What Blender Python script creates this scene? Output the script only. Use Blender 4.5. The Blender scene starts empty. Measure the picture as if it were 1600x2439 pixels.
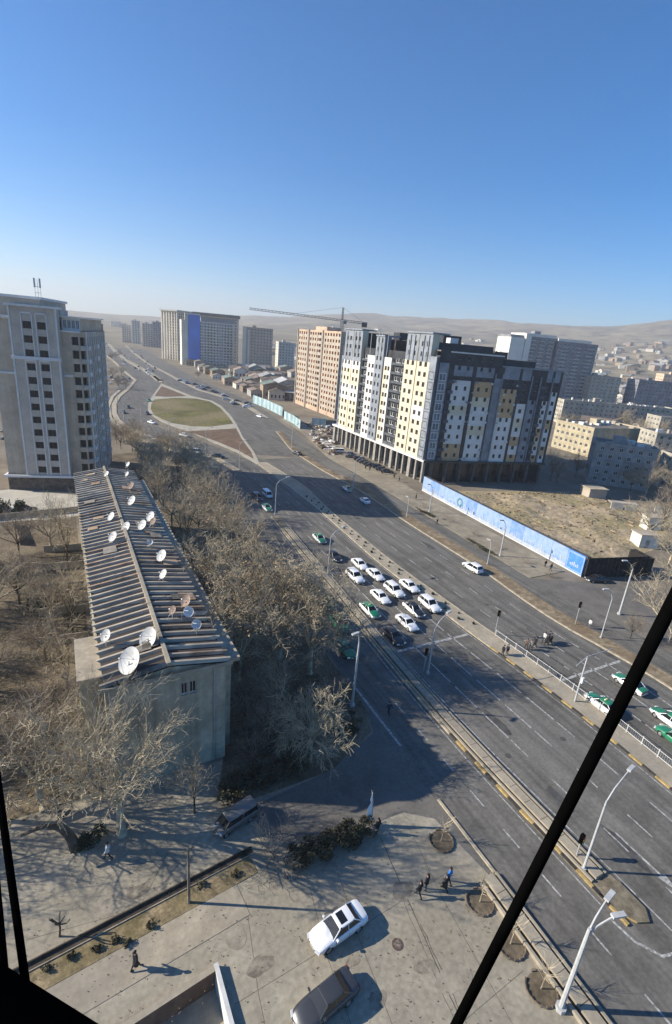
import bpy, math, random
from mathutils import Vector, Matrix, noise
sc = bpy.context.scene
COL = sc.collection
R = math.radians

# ------------------------------------------------------------------ camera, sky, sun, exposure
RW = ((0.88849147, -0.07647775, 0.45247548), (-0.45115285, -0.32591155, 0.8308085), (0.08392863, -0.94230187, -0.32407279))
EYE = 42.0; FPX = 1197.0; CX = 800.0; CY = 1219.5
cam_d = bpy.data.cameras.new('camera'); cam = bpy.data.objects.new('camera', cam_d); COL.objects.link(cam)
cam_d.sensor_fit = 'HORIZONTAL'; cam_d.sensor_width = 36.0; cam_d.lens = 36.0 * FPX / 1600.0
cam_d.clip_start = 0.05; cam_d.clip_end = 30000
m = Matrix.Identity(4)
for i in range(3):
    m[i][0] = RW[i][0]; m[i][1] = -RW[i][1]; m[i][2] = -RW[i][2]
m[2][3] = EYE
cam.matrix_world = m
sc.camera = cam
SUN_EL, SUN_AZ = 27.0, 153.0          # elevation; direction angle of the sun measured from +X
world = bpy.data.worlds.new("World"); sc.world = world; world.use_nodes = True
nt = world.node_tree; bg = nt.nodes['Background']
sky = nt.nodes.new('ShaderNodeTexSky'); sky.sky_type = 'NISHITA'; sky.sun_disc = False
sky.sun_elevation = R(SUN_EL); sky.sun_rotation = R(90 - SUN_AZ)
sky.air_density = 1.0; sky.dust_density = 0.15; sky.ozone_density = 6.0; sky.altitude = 800
hs = nt.nodes.new('ShaderNodeHueSaturation'); hs.inputs['Saturation'].default_value = 1.32; hs.inputs['Hue'].default_value = .501
nt.links.new(sky.outputs[0], hs.inputs['Color']); nt.links.new(hs.outputs[0], bg.inputs[0]); bg.inputs[1].default_value = 0.09
sl = bpy.data.lights.new('sun', 'SUN'); sl.energy = 5.0; sl.angle = R(0.5); sl.color = (1.0, 0.91, 0.76)
so = bpy.data.objects.new('sun', sl); COL.objects.link(so)
sd = Vector((math.cos(R(SUN_AZ)) * math.cos(R(SUN_EL)), math.sin(R(SUN_AZ)) * math.cos(R(SUN_EL)), math.sin(R(SUN_EL))))
so.rotation_euler = sd.to_track_quat('Z', 'Y').to_euler(); so.location = (0, 0, 120)
sc.view_settings.view_transform = 'Standard'; sc.view_settings.look = 'None'
sc.view_settings.gamma = 1.0; sc.view_settings.exposure = 0.9

def G(px, py, z=0.0):
    d = [sum(RW[i][k] * c for k, c in enumerate((px - CX, py - CY, FPX))) for i in range(3)]
    t = (z - EYE) / d[2]
    return (d[0] * t, d[1] * t)

# ------------------------------------------------------------------ helpers
def tag(o, label=None, cat=None, group=None, kind=None):
    if label: o['label'] = label
    if cat: o['category'] = cat
    if group: o['group'] = group
    if kind: o['kind'] = kind
    return o

class MB:
    def __init__(s): s.v = []; s.f = []; s.m = []
    def poly(s, pts, m=0):
        n = len(s.v); s.v += [tuple(p) for p in pts]; s.f.append(tuple(range(n, n + len(pts)))); s.m.append(m)
    def prism(s, pts, z0, z1, m=0, mt=None):
        n = len(pts); a = sum(pts[i][0] * pts[(i + 1) % n][1] - pts[(i + 1) % n][0] * pts[i][1] for i in range(n))
        if a < 0: pts = pts[::-1]
        k = len(s.v)
        s.v += [(p[0], p[1], z0) for p in pts] + [(p[0], p[1], z1) for p in pts]
        s.f.append(tuple(k + n - 1 - i for i in range(n))); s.m.append(m)
        s.f.append(tuple(k + n + i for i in range(n))); s.m.append(m if mt is None else mt)
        for i in range(n):
            j = (i + 1) % n
            s.f.append((k + i, k + j, k + n + j, k + n + i)); s.m.append(m)
    def box(s, x0, x1, y0, y1, z0, z1, m=0, mt=None):
        s.prism([(x0, y0), (x1, y0), (x1, y1), (x0, y1)], z0, z1, m, mt)
    def obox(s, cx, cy, lx, ly, z0, z1, a=0.0, m=0, mt=None):
        c, n = math.cos(a), math.sin(a)
        s.prism([(cx + c * x - n * y, cy + n * x + c * y) for x, y in ((-lx / 2, -ly / 2), (lx / 2, -ly / 2), (lx / 2, ly / 2), (-lx / 2, ly / 2))], z0, z1, m, mt)
    def tube(s, pts, rads, n=6, m=0, cap=True):
        pts = [Vector(p) for p in pts]; L = len(pts); k = len(s.v)
        for i, p in enumerate(pts):
            d = (pts[min(i + 1, L - 1)] - pts[max(i - 1, 0)])
            d = d.normalized() if d.length > 1e-6 else Vector((0, 0, 1))
            a = d.cross(Vector((0, 0, 1)))
            if a.length < 0.05: a = d.cross(Vector((0, 1, 0)))
            a.normalize(); b = d.cross(a)
            r = rads[i] if isinstance(rads, (list, tuple)) else rads
            for j in range(n):
                t = 2 * math.pi * j / n
                s.v.append(tuple(p + a * (r * math.cos(t)) + b * (r * math.sin(t))))
        for i in range(L - 1):
            for j in range(n):
                q = (j + 1) % n
                s.f.append((k + i * n + j, k + i * n + q, k + (i + 1) * n + q, k + (i + 1) * n + j)); s.m.append(m)
        if cap:
            s.f.append(tuple(k + j for j in range(n))[::-1]); s.m.append(m)
            s.f.append(tuple(k + (L - 1) * n + j for j in range(n))); s.m.append(m)
    def strip(s, A, B, z0, z1, m=0, ms=None):
        """raised ribbon between two polylines (same count), top at z1, sides down to z0"""
        ms = m if ms is None else ms
        for i in range(len(A) - 1):
            a0, a1, b0, b1 = A[i], A[i + 1], B[i], B[i + 1]
            s.poly([(*a0, z1), (*b0, z1), (*b1, z1), (*a1, z1)], m)
            if z1 - z0 > 0.03:
                s.poly([(*a0, z0), (*a0, z1), (*a1, z1), (*a1, z0)], ms)
                s.poly([(*b0, z0), (*b1, z0), (*b1, z1), (*b0, z1)], ms)
        if z1 - z0 > 0.03:
            for a, b in ((A[0], B[0]), (B[-1], A[-1])):
                s.poly([(*a, z0), (*b, z0), (*b, z1), (*a, z1)], ms)

def mesh_of(mb, mats, off=(0, 0, 0), smooth=False, name='mesh'):
    me = bpy.data.meshes.new(name)
    me.from_pydata([(x - off[0], y - off[1], z - off[2]) for x, y, z in mb.v], [], mb.f)
    for mt in (mats if isinstance(mats, (list, tuple)) else [mats]): me.materials.append(mt)
    me.polygons.foreach_set('material_index', mb.m)
    if smooth: me.polygons.foreach_set('use_smooth', [True] * len(mb.f))
    me.update()
    return me

def root_of(o):
    while o.parent: o = o.parent
    return o

def put(name, mb, mats, parent=None, smooth=False, local=False):
    """one mesh object; mb is in world coordinates unless local"""
    if parent is not None:
        off = (0, 0, 0) if local else tuple(root_of(parent).location)
        o = bpy.data.objects.new(name, mesh_of(mb, mats, off, smooth, name)); COL.objects.link(o)
        o.parent = parent
        return o
    if local: off = (0, 0, 0)
    else:
        xs = [v[0] for v in mb.v]; ys = [v[1] for v in mb.v]; zs = [v[2] for v in mb.v]
        off = ((min(xs) + max(xs)) / 2, (min(ys) + max(ys)) / 2, min(zs))
    o = bpy.data.objects.new(name, mesh_of(mb, mats, off, smooth, name)); COL.objects.link(o)
    o.location = off
    return o

def thing(name, label, cat, loc=(0, 0, 0), rz=0.0, group=None):
    o = bpy.data.objects.new(name, None); COL.objects.link(o); o.empty_display_size = 0.3
    o.location = loc; o.rotation_euler = (0, 0, rz)
    return tag(o, label, cat, group)

def struct(name, mb, mats, smooth=False):
    return tag(put(name, mb, mats, smooth=smooth), kind='structure')

KIDS = {}
def children(o): return list(o.children) if o not in KIDS else KIDS[o]
def dup(o, loc=None, rz=None, label=None, group=None, only=None, scale=None, cat=None):
    r = o.copy(); COL.objects.link(r)
    if loc is not None: r.location = loc
    if rz is not None: r.rotation_euler = (0, 0, rz)
    if label: r['label'] = label
    if group: r['group'] = group
    if cat: r['category'] = cat
    if scale: r.scale = scale if isinstance(scale, tuple) else (scale,) * 3
    for ch in list(o.children):
        if only and ch.name.split('.')[0] not in only: continue
        c = ch.copy(); COL.objects.link(c); c.parent = r
        for g in list(ch.children):
            d = g.copy(); COL.objects.link(d); d.parent = c
    return r

# ------------------------------------------------------------------ materials
MATS = {}
def mat(name, col, rough=0.85, var=0.12, scale=1.0, bump=0.0, metal=0.0, detail=6.0, col2=None, big=None, spec=0.3, coat=0.0, rnd=0.0, fine=None, streak=None, drip=0):
    """procedural colour: base, broken up by two octaves of noise in object space"""
    if name in MATS: return MATS[name]
    m = bpy.data.materials.new(name); m.use_nodes = True; n = m.node_tree.nodes; l = m.node_tree.links
    b = n['Principled BSDF']; b.inputs['Roughness'].default_value = rough; b.inputs['Metallic'].default_value = metal
    b.inputs['Specular IOR Level'].default_value = spec; b.inputs['Coat Weight'].default_value = coat
    geo = n.new('ShaderNodeNewGeometry')
    t = n.new('ShaderNodeTexNoise'); t.inputs['Scale'].default_value = scale; t.inputs['Detail'].default_value = detail; t.inputs['Roughness'].default_value = 0.65
    l.new(geo.outputs['Position'], t.inputs['Vector'])
    c2 = col2 or tuple(max(0, c * (1 - 2.2 * var)) for c in col)
    c1 = tuple(min(1, c * (1 + var)) for c in col)
    mr = n.new('ShaderNodeMapRange'); mr.inputs[1].default_value = 0.34; mr.inputs[2].default_value = 0.66
    l.new(t.outputs['Fac'], mr.inputs[0])
    mx = n.new('ShaderNodeMix'); mx.data_type = 'RGBA'
    mx.inputs[6].default_value = (*c1, 1); mx.inputs[7].default_value = (*c2, 1)
    l.new(mr.outputs[0], mx.inputs[0]); out = mx.outputs[2]
    if big:   # larger blotches of a second tint: (scale, colour, amount)
        t2 = n.new('ShaderNodeTexNoise'); t2.inputs['Scale'].default_value = big[0]; t2.inputs['Detail'].default_value = 4
        l.new(geo.outputs['Position'], t2.inputs['Vector'])
        m2 = n.new('ShaderNodeMapRange'); m2.inputs[1].default_value = 0.42; m2.inputs[2].default_value = 0.62; m2.inputs[4].default_value = big[2]
        l.new(t2.outputs['Fac'], m2.inputs[0])
        x2 = n.new('ShaderNodeMix'); x2.data_type = 'RGBA'; x2.inputs[7].default_value = (*big[1], 1)
        l.new(out, x2.inputs[6]); l.new(m2.outputs[0], x2.inputs[0]); out = x2.outputs[2]
    if fine:  # fine grain: (scale, amount)
        t3 = n.new('ShaderNodeTexNoise'); t3.inputs['Scale'].default_value = fine[0]; t3.inputs['Detail'].default_value = 3
        l.new(geo.outputs['Position'], t3.inputs['Vector'])
        m3 = n.new('ShaderNodeMapRange'); m3.inputs[1].default_value = 0.3; m3.inputs[2].default_value = 0.7; m3.inputs[3].default_value = 1 - fine[1]; m3.inputs[4].default_value = 1 + fine[1] * .6
        l.new(t3.outputs['Fac'], m3.inputs[0])
        x3 = n.new('ShaderNodeVectorMath'); x3.operation = 'SCALE'
        l.new(out, x3.inputs[0]); l.new(m3.outputs[0], x3.inputs['Scale']); out = x3.outputs[0]
    if streak:  # wear drawn out along the driving direction (y)
        mp = n.new('ShaderNodeMapping'); mp.inputs['Rotation'].default_value = (0, 0, streak[2]); mp.inputs['Scale'].default_value = (streak[0], streak[0] * .035, 1) if not drip else (streak[0], streak[0], streak[0] * .05)
        l.new(geo.outputs['Position'], mp.inputs[0]); t4 = n.new('ShaderNodeTexNoise'); t4.inputs['Scale'].default_value = 1.0; t4.inputs['Detail'].default_value = 4
        l.new(mp.outputs[0], t4.inputs['Vector'])
        m4 = n.new('ShaderNodeMapRange'); m4.inputs[1].default_value = .35; m4.inputs[2].default_value = .65; m4.inputs[3].default_value = 1 - streak[1]; m4.inputs[4].default_value = 1 + streak[1]
        l.new(t4.outputs['Fac'], m4.inputs[0]); x4 = n.new('ShaderNodeVectorMath'); x4.operation = 'SCALE'; l.new(out, x4.inputs[0]); l.new(m4.outputs[0], x4.inputs['Scale']); out = x4.outputs[0]
    if rnd:   # each object of this material a little lighter or darker
        oi = n.new('ShaderNodeObjectInfo'); mr2 = n.new('ShaderNodeMapRange'); mr2.inputs[3].default_value = 1 - rnd; mr2.inputs[4].default_value = 1 + rnd
        l.new(oi.outputs['Random'], mr2.inputs[0])
        sc_ = n.new('ShaderNodeVectorMath'); sc_.operation = 'SCALE'
        l.new(out, sc_.inputs[0]); l.new(mr2.outputs[0], sc_.inputs['Scale']); out = sc_.outputs[0]
    l.new(out, b.inputs['Base Color'])
    if bump:
        bp = n.new('ShaderNodeBump'); bp.inputs['Strength'].default_value = bump; bp.inputs['Distance'].default_value = 0.05
        l.new(t.outputs['Fac'], bp.inputs['Height']); l.new(bp.outputs[0], b.inputs['Normal'])
    MATS[name] = m
    return m

asphalt = mat('asphalt', (0.140, 0.132, 0.116), .85, .16, .35, big=(.05, (.155, .147, .132), .7), fine=(3.0, .2), streak=(1.1, .22, R(-4)))
asphalt2 = mat('asphalt_dusty', (0.15, 0.14, 0.125), .9, .14, .3, big=(.06, (.16, .15, .13), .7), fine=(3.0, .14))
yard = mat('yard_concrete', (0.35, 0.315, 0.245), .92, .11, .22, big=(.09, (.255, .225, .17), .75), fine=(2.6, .2))
soil = mat('soil', (0.125, 0.098, 0.065), .95, .25, .5, big=(.12, (.21, .17, .115), .8), bump=.4, fine=(2.5, .35))
dirt = mat('lot_dirt', (0.40, 0.32, 0.215), .95, .16, .5, big=(.07, (.25, .215, .11), .75), bump=.3, fine=(1.6, .3))
path_m = mat('path_concrete', (0.38, 0.33, 0.25), .92, .10, .5, big=(.15, (.26, .235, .19), .7), fine=(3, .12))
paveR = mat('paving', (0.30, 0.26, 0.195), .92, .14, .5, big=(.1, (.19, .165, .125), .7), fine=(2, .16))
kerb_m = mat('kerb_stone', (0.44, 0.38, 0.28), .9, .16, 1.2, fine=(3, .15))
kerb_y = mat('kerb_yellow', (0.42, 0.30, 0.12), .85, .2, 2)
kerb_k = mat('kerb_black', (0.055, 0.05, 0.045), .85, .2, 2)
dark_gap = mat('ditch_bed_gap_shade', (0.075, 0.06, 0.045), .95, .3, 1)  # dark ditch bed; in the drain gaps this colour stands in for shade
white_line = mat('road_paint', (0.46, 0.46, 0.44), .8, .2, 2.6, col2=(.115, .11, .10))
grass_m = mat('dry_lawn', (0.135, 0.125, 0.035), .95, .3, .10, big=(.05, (.21, .17, .085), .9), fine=(.6, .3))
brown_m = mat('brown_bed', (0.17, 0.115, 0.075), .95, .18, .3, big=(.05, (.13, .085, .055), .6), fine=(1.5, .25))
straw_m = mat('straw_grass', (0.28, 0.22, 0.13), .95, .25, 1.2, big=(.5, (.16, .13, .06), .7), fine=(5, .3))
_hm = mat('dry_hills', (0.24, 0.20, 0.145), .95, .2, .004, big=(.0016, (.15, .125, .095), .9), fine=(.03, .3))
glass_m = mat('window_glass', (0.028, 0.034, 0.044), .18, .3, .2, spec=.5, rnd=.75)
frame_w = mat('white_frame', (0.62, 0.62, 0.60), .6, .06, 1)
steel = mat('galvanised_steel', (0.42, 0.43, 0.43), .55, .1, 2, metal=.3)
steel_l = mat('pale_lamp_paint', (0.44, 0.45, 0.45), .6, .08, 2)
black_p = mat('black_paint', (0.0025, 0.0025, 0.0025), .95, .2, 3, spec=.0)
rubber = mat('rubber', (0.018, 0.018, 0.018), .85, .2, 4)

# ------------------------------------------------------------------ ground: one sheet out to the hills
AZT = [(-60, .4), (-8, .4), (3.6, .45), (8.7, .6), (13, 1.0), (19, 1.7), (27, 2.5), (32.7, 2.8), (38, 3.0), (44.7, 3.15), (52.7, 3.5), (60, 4.35), (70, 4.6), (90, 4.0), (120, 1)]
def elev(a):
    if a < AZT[0][0] or a > AZT[-1][0]: return .5
    for (a0, e0), (a1, e1) in zip(AZT, AZT[1:]):
        if a0 <= a <= a1:
            t = (a - a0) / (a1 - a0); t = t * t * (3 - 2 * t)
            return e0 + (e1 - e0) * t
def ground_z(x, y):
    r = math.hypot(x, y)
    if r < 950: return 0.0
    a = math.degrees(math.atan2(x, y)); e = elev(a) if -60 < a < 120 else .5
    RR = 4200.0
    top = EYE + math.tan(R(e)) * RR
    t = min(1.0, max(0.0, (r - 950) / (RR - 950))); t = t ** 1.5
    h = top * t
    n = noise.fractal(Vector((x * .0011, y * .0011, 3.1)), 1.0, 2.1, 6)
    n2 = noise.fractal(Vector((x * .004, y * .004, 8.1)), 1.0, 2.1, 4)
    w = min(1.0, max(0.0, (r - 1000) / 900))
    e_w = min(1.0, e / 3.0)
    h += (n * 34 * w * (.25 + t) + n2 * 9 * w) * e_w
    if r > RR: h *= max(.3, 1 - (r - RR) / 6000)
    return max(0.0, h) if w < .2 else max(-2.0 * 0, h)
g = MB(); rings = [0, 12, 25.2, 26.4, 60, 150, 300, 500, 700, 900] + [950 + 62 * i for i in range(1, 60)] + [4800, 5200, 6000, 8000, 12000]
angs = [a for a in range(-180, -60, 6)] + [-60 + .75 * i for i in range(0, 241)] + [a for a in range(126, 180, 6)]
NA = len(angs)
for r_ in rings:
    for a in angs:
        x = r_ * math.sin(R(a)); y = r_ * math.cos(R(a)); g.v.append((x, y, ground_z(x, y) if r_ > 26 else -3.0))
for i in range(len(rings) - 1):
    for j in range(NA):
        k = (j + 1) % NA
        g.f.append((i * NA + j, (i + 1) * NA + j, (i + 1) * NA + k, i * NA + k)); g.m.append(0)
# ground material: dusty urban soil near, dry hills far
gm = bpy.data.materials.new('ground'); gm.use_nodes = True; n_ = gm.node_tree.nodes; l_ = gm.node_tree.links
gb = n_['Principled BSDF']; gb.inputs['Roughness'].default_value = .95; gb.inputs['Specular IOR Level'].default_value = .1
geo = n_.new('ShaderNodeNewGeometry')
def nz(scale, det=5):
    t = n_.new('ShaderNodeTexNoise'); t.inputs['Scale'].default_value = scale; t.inputs['Detail'].default_value = det; t.inputs['Roughness'].default_value = .65
    l_.new(geo.outputs['Position'], t.inputs['Vector']); return t.outputs['Fac']
def mixc(fac, a, b, lo=.38, hi=.62):
    mr = n_.new('ShaderNodeMapRange'); mr.inputs[1].default_value = lo; mr.inputs[2].default_value = hi; l_.new(fac, mr.inputs[0])
    mx = n_.new('ShaderNodeMix'); mx.data_type = 'RGBA'; l_.new(mr.outputs[0], mx.inputs[0])
    for s_, c in ((6, a), (7, b)):
        if isinstance(c, tuple): mx.inputs[s_].default_value = (*c, 1)
        else: l_.new(c, mx.inputs[s_])
    return mx.outputs[2]
near = mixc(nz(.08), (.25, .22, .175), (.16, .135, .105)); near = mixc(nz(.9, 3), near, (.19, .165, .125), .4, .9)
far = mixc(nz(.003), (.30, .25, .16), (.16, .135, .09)); far = mixc(nz(.012, 8), far, (.10, .09, .065), .48, .66)
sx = n_.new('ShaderNodeSeparateXYZ'); l_.new(geo.outputs['Position'], sx.inputs[0])
ln = n_.new('ShaderNodeVectorMath'); ln.operation = 'LENGTH'; l_.new(geo.outputs['Position'], ln.inputs[0])
allc = mixc(ln.outputs['Value'], near, far, 900, 1500)
l_.new(allc, gb.inputs['Base Color'])
struct('ground', g, gm, smooth=True)
# snow ridge behind the hills
sn = MB(); A_ = []
for i in range(0, 61):
    a = 48 + i * .5; r_ = 11000
    e = 2.2 + 3.2 * max(0, (a - 54)) / 8 + .28 * noise.fractal(Vector((a * .5, 1, 1)), 1, 2, 5)
    for q, (rr, z) in enumerate(((9500, 0), (r_, EYE + math.tan(R(e)) * r_), (r_ + 2500, 0))):
        sn.v.append((rr * math.sin(R(a)), rr * math.cos(R(a)), z))
for i in range(60):
    for q in range(2):
        sn.f.append((i * 3 + q, i * 3 + q + 1, i * 3 + 3 + q + 1, i * 3 + 3 + q)); sn.m.append(0)
struct('snowy_mountain', sn, mat('snow', (.75, .77, .80), .9, .1, .002), smooth=True)

# ------------------------------------------------------------------ road edges: x as a smooth function of y
def edge(pix=(), pts=()):
    P = [G(*p) for p in pix] + list(pts); P.sort(key=lambda p: p[1])
    return P
def xat(P, y):
    if y <= P[0][1]: a, b = P[0], P[1]
    elif y >= P[-1][1]: a, b = P[-2], P[-1]
    else:
        for a, b in zip(P, P[1:]):
            if a[1] <= y <= b[1]: break
    return a[0] + (b[0] - a[0]) * (y - a[1]) / max(1e-6, b[1] - a[1])
def xs(P, y, w=6.0):
    return sum(xat(P, y + w * k / 3.0) for k in range(-3, 4)) / 7.0
def line(P, y0, y1, step=4.0, dx=0.0):
    n = max(2, int(abs(y1 - y0) / step) + 1)
    return [(xs(P, y0 + (y1 - y0) * i / (n - 1)) + dx, y0 + (y1 - y0) * i / (n - 1)) for i in range(n)]
E_sep1R = [(38.9, -10), (38.7, 15), (38.3, 30), (38.6, 45), (39.4, 58), (40.4, 72), (41.6, 90), (44, 120)]
E_sep1L = [(36.3, -10), (36.0, 15), (35.8, 30), (36.2, 45), (37.2, 58), (38.2, 72), (39.6, 90), (42, 120)]
E_front = [(29.2, -10), (29.2, 20), (29.2, 40), (30.2, 58), (31.6, 80), (33, 110), (35, 150)]
E_medL = edge([(1600, 1888), (1450, 1757), (1346, 1677), (1215, 1577), (1090, 1489), (1029, 1438), (901, 1342), (766.6, 1222), (692, 1163), (615, 1107)], [(52.6, -10)])
E_medR = edge([(1600, 1832), (1480, 1727), (1269, 1573), (1177, 1511), (1074, 1438), (939, 1342), (792, 1222), (724, 1156), (641, 1106)], [(56.2, -10)])
E_c2R = edge([(1600, 1650), (1528, 1589), (1393, 1526), (1259, 1441), (1151, 1360), (1079, 1315), (958, 1239), (860, 1170), (766, 1121), (692, 1073), (634, 999), (600, 965)], [(72, -10)])
E_f2L = edge([(1600, 1612), (1537, 1575), (1416, 1504), (1303, 1441), (1178, 1352), (963, 1221), (875, 1160), (776, 1116), (704, 1068), (645, 1000)], [(74.4, -10)])
E_f2R = edge([(1600, 1557), (1546, 1522), (1465, 1481), (1259, 1378), (1205, 1342), (1093, 1275), (945, 1185), (865, 1137), (782, 1092), (724, 1034), (634, 974)], [(83, -10)])
for P_ in (E_c2R, E_f2L, E_f2R): pass

# carriageways (asphalt sheets), up to the fork at y ~ 165
s = MB()
s.strip(line(E_front, -12, 165, dx=-.3), line(E_f2R, -12, 165), 0, .012, 0)
# left carriageway of the far fork and right carriageway round the lawn, continuing to the highway
LFT = [(x, y) for x, y in (G(*p) for p in ((253, 1000), (257, 960), (262, 935), (272, 915), (296, 895), (275, 862), (253, 838), (246, 815), (240, 790), (236, 775)))]
RGT = [G(*p) for p in ((634, 974), (585, 950), (540, 934), (500, 918), (470, 903), (430, 880), (395, 862), (355, 838), (318, 812), (290, 790), (268, 773))]
outer = [G(*p) for p in ((540, 1110), (450, 1075), (372, 1046), (320, 1025), (285, 1008))] + LFT
struct('road', s, asphalt)
def resample(P, n_):
    P = [Vector(p) for p in P]; D = [0]
    for a, b in zip(P, P[1:]): D.append(D[-1] + (b - a).length)
    out = []
    for i in range(n_):
        d = D[-1] * i / (n_ - 1)
        for j in range(len(P) - 1):
            if d <= D[j + 1] + 1e-6: break
        t = (d - D[j]) / max(1e-6, D[j + 1] - D[j]); out.append(tuple(P[j].lerp(P[j + 1], min(1, t))))
    return out
def road_piece(name, L, Rr, z):
    s = MB(); s.strip(resample([G(*p) for p in L], 40), resample([G(*p) for p in Rr], 40), 0, z); struct(name, s, asphalt)
road_piece('road', [(480, 1130), (450, 1082), (372, 1052), (320, 1035), (280, 1015), (256, 990), (255, 968), (262, 940), (276, 925), (296, 905)], [(700, 1130), (600, 1100), (510, 1062), (430, 1035), (385, 1022), (366, 1005), (352, 985), (352, 965), (362, 945), (384, 915)], .016)
road_piece('road', [(300, 930), (300, 900), (275, 862), (253, 838), (246, 815), (240, 790), (235, 774)], [(384, 925), (378, 900), (345, 880), (300, 852), (268, 822), (252, 797), (244, 776)], .020)
road_piece('road', [(560, 1080), (575, 1040), (555, 1000), (530, 970), (460, 940), (384, 912), (370, 893), (330, 870), (285, 838), (258, 808), (246, 785), (240, 772)], [(790, 1095), (724, 1034), (634, 974), (585, 950), (540, 934), (480, 909), (430, 882), (395, 862), (355, 838), (318, 812), (290, 790), (268, 771)], .024)
# dusty side street and crossing area in the foreground
s = MB()
s.poly([(*G(*p), .006) for p in ((819, 1590), (1000, 1720), (1320, 2080), (1250, 2200), (1180, 2100), (1035, 1950), (960, 1935), (880, 1965), (760, 2010), (640, 2005), (590, 1925), (788, 1834), (890, 1745), (850, 1650))], 0)
s.poly([(*G(*p), .006) for p in ((1259, 1378), (1376, 1385), (1500, 1372), (1600, 1410), (1700, 1500), (1560, 1530), (1465, 1481), (1340, 1420))], 0)
struct('side_street', s, asphalt2)

# beds under the trees, yards
s = MB(); s.poly([(*G(*p), .009) for p in ((0, 1235), (180, 1225), (215, 1560), (215, 1900), (0, 1960), (-300, 2000), (-500, 1500), (-300, 1235))], 0)
struct('soil', s, soil)
s = MB(); s.poly([(12.6, 44, .009), (29, 40, .009), (29.4, 58, .009), (32, 100, .009), (34.5, 160, .009), (22, 182, .009), (10, 176, .009), (14, 110, .009)], 0)
struct('soil', s, soil)
s = MB(); s.poly([(*G(*p), .014) for p in ((561, 1918), (788, 1836), (885, 1742), (855, 1650), (800, 1590), (700, 1600), (545, 1700), (520, 1890))], 0)
struct('park_bed', s, soil)
# pavement beside the blue hoarding
s = MB()
s.strip(line(E_f2R, 62, 250), line(edge([(1376, 1378), (1200, 1283), (1000, 1178), (900, 1110), (800, 1050), (700, 1000)]), 62, 250), 0, .10, 0)
struct('pavement', s, paveR)
# central median, its kerbs painted yellow and black near the camera
def kerb_run(P, y0, y1, w, side, h=.16, painted=True, name='kerb', seg=1.6):
    k = MB(); y = y0; i = 0
    while y < y1:
        ye = min(y1, y + seg)
        a = [(xs(P, y), y), (xs(P, ye), ye)]; b = [(p[0] + side * w, p[1]) for p in a]
        if side < 0: a, b = b, a
        mi = (1 + i % 2) if painted else 0
        k.strip(a, b, 0, h, mi); y = ye; i += 1
    return struct(name, k, [kerb_m, kerb_y, kerb_k])
s = MB(); s.strip(line(E_medL, -10, 160, dx=.3), line(E_medR, -10, 160, dx=-.25), 0, .14, 0); struct('median', s, path_m)
kerb_run(E_medL, -10, 46, .3, 1, .17)
kerb_run(E_medL, 46, 160, .3, 1, .17, painted=False)
kerb_run(E_medR, -10, 160, .25, -1, .17, painted=False)
s = MB(); s.strip(line(E_c2R, -10, 215, dx=.3), line(E_f2L, -10, 215), 0, .13, 0); struct('median', s, mat('dusty_verge', (.27, .215, .14), .95, .2, .8, big=(.2, (.18, .13, .08), .8), fine=(3, .25)))
kerb_run(E_c2R, -10, 215, .32, 1, .16, painted=False, seg=5)
# separator one: kerb, drain with covers, kerb
ys = [8.5 + 3 * i for i in range(0, 34)]
s = MB(); s.strip(line(E_sep1L, 14, 108), line(E_sep1R, 14, 108), 0, .10, 0); struct('verge', s, mat('verge_earth', (.22, .185, .13), .95, .25, 1, fine=(3, .3)))
kerb_run(E_sep1L, 12, 34, .28, 1, .2)
kerb_run(E_sep1L, 34, 108, .28, 1, .2, painted=False)
def drain(P, off, y0, y1, name):
    k = MB()
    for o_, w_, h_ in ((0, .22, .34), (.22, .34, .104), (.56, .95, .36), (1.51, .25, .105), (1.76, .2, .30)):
        k.strip(line(P, y0, y1, dx=off + o_), line(P, y0, y1, dx=off + o_ + w_), .0, h_, 1 if h_ < .2 else 0)  # low gap floors painted dark for the shade between kerb and slabs
    # joints between the cover slabs
    y = y0
    while y < y1:
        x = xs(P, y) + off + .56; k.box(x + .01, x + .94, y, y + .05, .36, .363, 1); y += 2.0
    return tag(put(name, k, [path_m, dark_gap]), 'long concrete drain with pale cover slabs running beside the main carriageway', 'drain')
drain(E_sep1L, .38, 15.5, 100, 'drainage_channel')
d2 = drain([(27.3, -10), (27.6, 10), (27.9, 30)], -.4, 2, 19.5, 'drainage_channel'); d2['label'] = 'concrete drain with slabs along the near street edge below the big double arm lamp'
s = MB(); tip = [(36.1, 14.6), (36.3, 13.0), (37.0, 11.8), (38.0, 11.4), (38.7, 12.2), (38.7, 14.6)]
s.prism(tip, 0, .2, 0, 1); struct('median', s, [kerb_y, mat('tip_earth', (.20, .17, .12), .95, .25, 1)])
kerb_run([(29.3, -10), (29.3, 22)], -10, 19, .25, -1, .16, painted=False)
kerb_run([(29.3, 10), (29.4, 60)], 19.6, 27.4, .25, -1, .16, painted=False)
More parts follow.
